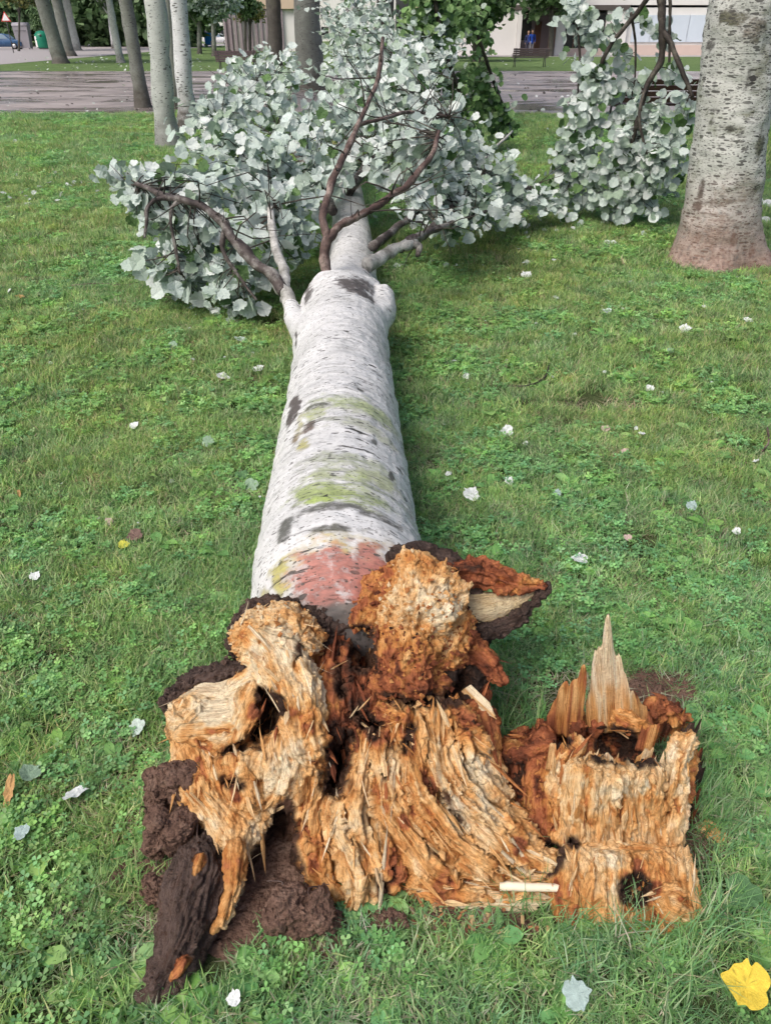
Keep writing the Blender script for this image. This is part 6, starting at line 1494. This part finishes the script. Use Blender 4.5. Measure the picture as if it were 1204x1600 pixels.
# fallen leaves on the lawn, each its own
SH = {k: mesh('fallen_leaf', *LEAF_FULL[0], M['leaf'], col=np.tile(c, (len(LEAF_FULL[0][0]), 1)), smooth=False) for k, c in {'white': (.72, .77, .77), 'pale': (.48, .58, .53), 'blue': (.40, .50, .50), 'green': (.11, .22, .09), 'mint': (.26, .38, .27), 'yellow': (.80, .62, .04), 'lime': (.62, .62, .10), 'tan': (.50, .30, .13), 'brown': (.20, .13, .11), 'pink': (.55, .42, .38)}.items()}
SH2 = {}
LV = [(118, 1240, 36, 'white', 'white leaf lying left of the soil-caked root', 1), (900, 1553, 42, 'blue', 'pale blue-grey leaf in the long grass below the stump', 2), (1167, 1540, 62, 'yellow', 'large bright yellow leaf in the bottom corner', 3), (16, 1231, 42, 'tan', 'narrow tan leaf at the photo edge left of the white leaf', 4),
      (46, 1208, 30, 'mint', 'light green leaf beside the narrow tan leaf', 5), (34, 1300, 24, 'blue', 'dull blue-green leaf below the white leaf', 6), (216, 1136, 26, 'pale', 'greyish leaf by the pale knob of the torn base', 7), (55, 900, 16, 'white', 'small white leaf far left, level with the trunk foot', 8), (366, 1560, 22, 'white', 'small white leaf near the tip of the long root', 9),
      (193, 851, 16, 'lime', 'yellow leaf on the lawn left of the mossy trunk', 10), (211, 836, 22, 'brown', 'brown bark flake just above the yellow leaf on the left lawn', 11), (349, 588, 21, 'white', 'white leaf below the low left leaf cluster', 12), (403, 576, 17, 'white', 'crumpled white leaf close to the trunk below the left limb', 13), (269, 541, 18, 'mint', 'pale green leaf under the left leaf cluster', 14),
      (378, 742, 20, 'green', 'green leaf beside the trunk, upper of two', 15), (392, 759, 24, 'mint', 'blue-green leaf beside the trunk, lower of two', 16), (325, 690, 18, 'mint', 'green leaf on the left lawn level with the dark trunk scar', 17), (736, 772, 24, 'white', 'white leaf right of the trunk, curled in two', 18), (792, 673, 18, 'white', 'white leaf on the right lawn level with the trunk scar', 19), (795, 751, 13, 'white', 'small white leaf just above the curled white leaf', 20),
      (906, 874, 24, 'white', 'white leaf above the stump spike', 21), (953, 382, 22, 'white', 'bright white upright leaf in front of the hanging branch', 22), (822, 430, 16, 'white', 'white leaf on the lawn left of the upright one', 23), (1069, 514, 18, 'white', 'white leaf below the spotted trunk', 24), (1168, 500, 14, 'white', 'white leaf near the edge right below the spotted trunk', 25), (14, 455, 11, 'white', 'white leaf at the far left edge above the tan one', 26), (31, 463, 17, 'tan', 'tan leaf at the far left edge', 27),
      (948, 486, 12, 'pale', 'small pale leaf in the middle of the right lawn', 28), (868, 465, 10, 'white', 'small white leaf between the upright leaf and the left-lying one', 29), (1014, 607, 13, 'white', 'white fleck of leaf in the middle of the right lawn', 30), (728, 588, 11, 'white', 'white leaf fragment close right of the trunk', 31), (945, 670, 13, 'pink', 'pinkish leaf on the right lawn near the twig', 32), (1002, 677, 10, 'white', 'tiny white leaf right of the pinkish one', 33), (975, 705, 12, 'pink', 'pinkish leaf scrap below the tiny white one', 34), (1046, 548, 12, 'mint', 'light green leaf left of the white leaf below the spotted trunk', 35), (500, 1000, 0, 'white', None, 36), (1160, 1395, 52, 'green', 'broad green leaf in the grass right of the stump', 37), (1008, 368, 16, 'pale', 'pale leaf at the foot of the hanging branch', 38), (1196, 345, 20, 'white', 'white leaf behind the spotted trunk at the edge', 39),
      (170, 815, 12, 'pink', 'pinkish leaf left of the brown bark flake', 40), (30, 770, 14, 'tan', 'small tan leaf at the left edge of the lawn', 41), (210, 665, 14, 'white', 'pale leaf alone on the left lawn, level with the trunk scar', 42), (1100, 480, 10, 'white', 'tiny white leaf near the foot of the spotted trunk', 43), (870, 770, 12, 'blue', 'dull blue-green leaf on the right lawn above the stump', 44), (1080, 790, 16, 'blue', 'larger dull blue-green leaf farther right above the stump', 45), (1180, 720, 10, 'white', 'white leaf scrap at the right edge, mid lawn', 46), (700, 740, 10, 'white', 'white leaf scrap left of the curled white leaf', 47), (640, 780, 12, 'mint', 'light green leaf touching the trunk on its right side', 48), (980, 840, 12, 'pink', 'pinkish leaf right of the white leaf above the stump', 49), (505, 1585, 0, 'mint', None, 50), (1150, 830, 12, 'white', 'white scrap of leaf far right, above the tall spike', 51), (300, 480, 14, 'blue', 'dull leaf in the shade under the left leaf cluster', 52), (375, 530, 16, 'pale', 'pale leaf on the grass between left cluster and trunk', 53), (500, 535, 14, 'pale', 'pale leaf tucked against the left side of the trunk', 54), (830, 305, 14, 'white', 'white leaf in the grass gap left of the hanging branch', 55), (1199, 320, 18, 'white', 'white leaf at the right edge behind the spotted trunk', 56), (820, 355, 16, 'white', 'white leaf at the foot of the hanging branch, left end', 57), (720, 385, 18, 'pale', 'pale leaf under the right side of the fallen crown', 58), (680, 408, 20, 'mint', 'light green leaf below the short right limb', 59), (890, 1060, 0, 'x', None, 60)]
rgl = np.random.default_rng(77)
def fine_leaf(V, F):
    n = len(V) - 1; out, _ = smooth_path(np.vstack([V[:n], V[:1]]), np.ones(n + 1), 3); out = out[:-1]; m = len(out); ctr = V[n]
    rings = [ctr + (out - ctr) * k for k in (1.0, .8, .55, .28)]
    for k, r in enumerate(rings): r[:, 2] += fbm(r * 5 + 3, 2, 5) * .03 + .018 * np.cos(np.arctan2(r[:, 0], r[:, 1] - .1) * 6) * (1 - k / 4)
    W = np.vstack(rings + [ctr[None]]); j = np.arange(m); q = (j + 1) % m
    Q = np.concatenate([np.stack([a * m + j, a * m + q, (a + 1) * m + q, (a + 1) * m + j], 1) for a in range(3)])
    return W, [Q, np.stack([3 * m + j, 3 * m + q, np.full(m, 4 * m)], 1)]
def scatter_leaf(x, y, npx, kind, label, h=.03, upright=.35):
    p = PZ(x, y, h); s = pxm(p, npx) * 1.05
    shp = LEAF_FULL[rgl.integers(4)] if kind != 'tan' else (LEAF_FULL[0][0] * [.35, 1.3, 1], LEAF_FULL[0][1])
    c = {'white': (.74, .78, .78), 'pale': (.50, .60, .55), 'blue': (.36, .47, .46), 'green': (.10, .21, .09), 'mint': (.26, .38, .27), 'yellow': (.74, .56, .07), 'lime': (.62, .62, .10), 'tan': (.50, .30, .13), 'brown': (.20, .13, .11), 'pink': (.55, .42, .38)}[kind]
    key = (kind, int(rgl.integers(3)))
    if kind == 'tan' or key not in SH2: fv, ff_ = fine_leaf(*shp); SH2[key] = mesh('fallen_leaf', fv - [0, .4, 0], ff_, M['ground_leaf'], col=np.clip(np.array(c) * (1 + .35 * fbm(fv * 6, 3, 8))[:, None] * np.where(noise(fv * 26, 9) > .72, .45, 1.0)[:, None], 0, 1), smooth=True)
    o = link('fallen_leaf', SH2[key])
    Rm = look(np.array([0, -upright, 1]) + rgl.normal(0, .25, 3), rgl.normal(0, 1, 3))
    o.matrix_basis = Matrix.Translation(Vector(p)) @ (Matrix(Rm.tolist()).to_4x4() @ Matrix.Scale(s, 4))
    tag(o, label or 'small fallen leaf lying singly in the short lawn grass', 'leaf', 'fallen leaves on the lawn')
    return o
for x, y, npx, kind, label, _ in LV:
    if npx: scatter_leaf(x, y, npx, kind, label, h=.045 if y > 1150 else .03)
# far leaves and debris on lawn and plaza, too many and small to count
MBL = MB()
def litter(n, x0, x1, y0, y1, size, z, pal):
    for _ in range(n):
        p = PZ(rgl.uniform(x0, x1), rgl.uniform(y0, y1), z); v, f = LEAF_LOW[rgl.integers(3)]; Rm = look(rgl.normal(0, .35, 3) + [0, -.2, 1], rgl.normal(0, 1, 3)); MBL.add(v @ Rm.T * size * rgl.uniform(.5, 1.2) + p, f, pal[rgl.integers(len(pal))])
WP = [(.70, .74, .74), (.5, .58, .53), (.6, .66, .62), (.30, .36, .28)]
litter(100, 0, 300, 182, 330, .07, .05, WP); litter(70, 760, 1204, 200, 330, .07, .05, WP); litter(240, 0, 1204, 116, 180, .10, .012, WP + [(.10, .09, .08)] * 4); litter(110, 20, 330, 84, 110, .16, .03, WP); litter(30, 480, 900, 90, 108, .14, .03, WP); litter(26, 640, 1204, 430, 700, .028, .03, WP); litter(16, 0, 420, 460, 850, .025, .03, WP); litter(45, 560, 900, 340, 420, .06, .04, WP); litter(60, 760, 900, 110, 190, .12, .012, WP + [(.08, .07, .06)] * 4)
tag(link('leaf_litter', MBL.mesh('leaf_litter', M['leaf'])), 'pale leaf scraps strewn over far lawn and plaza', kind='stuff')
# chips of torn wood and bark round the break
MBC = MB()
for _ in range(90):
    x, y = rgl.uniform(560, 900), rgl.uniform(1130, 1460)
    if rgl.random() < .4: x, y = rgl.uniform(640, 860), rgl.uniform(1395, 1470)
    p = PZ(x, y, .02); a = rgl.uniform(0, 3.14); MBC.box(p, (rgl.uniform(.003, .016), rgl.uniform(.0015, .005), .0015), a, [(.55, .38, .2), (.36, .17, .08), (.2, .08, .05), (.3, .2, .12)][rgl.integers(4)], rgl.uniform(-.4, .4))
tag(link('wood_chips', MBC.mesh('wood_chips', M['cloth'])), 'small chips of torn wood strewn at the break', kind='stuff')
for k, (pts, mat, lab) in enumerate([([(858, 568), (850, 590), (825, 602), (790, 603)], 'twig', 'thin curved twig lying on the right lawn'), ([(112, 446), (150, 443), (195, 445), (215, 441)], 'limb_red', 'thin brown stick lying on the left lawn'), ([(1198, 668), (1200, 690), (1190, 705)], 'limb_red', 'short reddish twig at the right edge of the lawn')]):
    P = [PZ(x, y, .03) for x, y in pts]; V, F, C = tube(P, [.004, .005, .004, .002][:len(P)], 6, 4, .2, k); tag(link('twig', mesh('twig', V, [F, C], M[mat])), lab, 'twig')
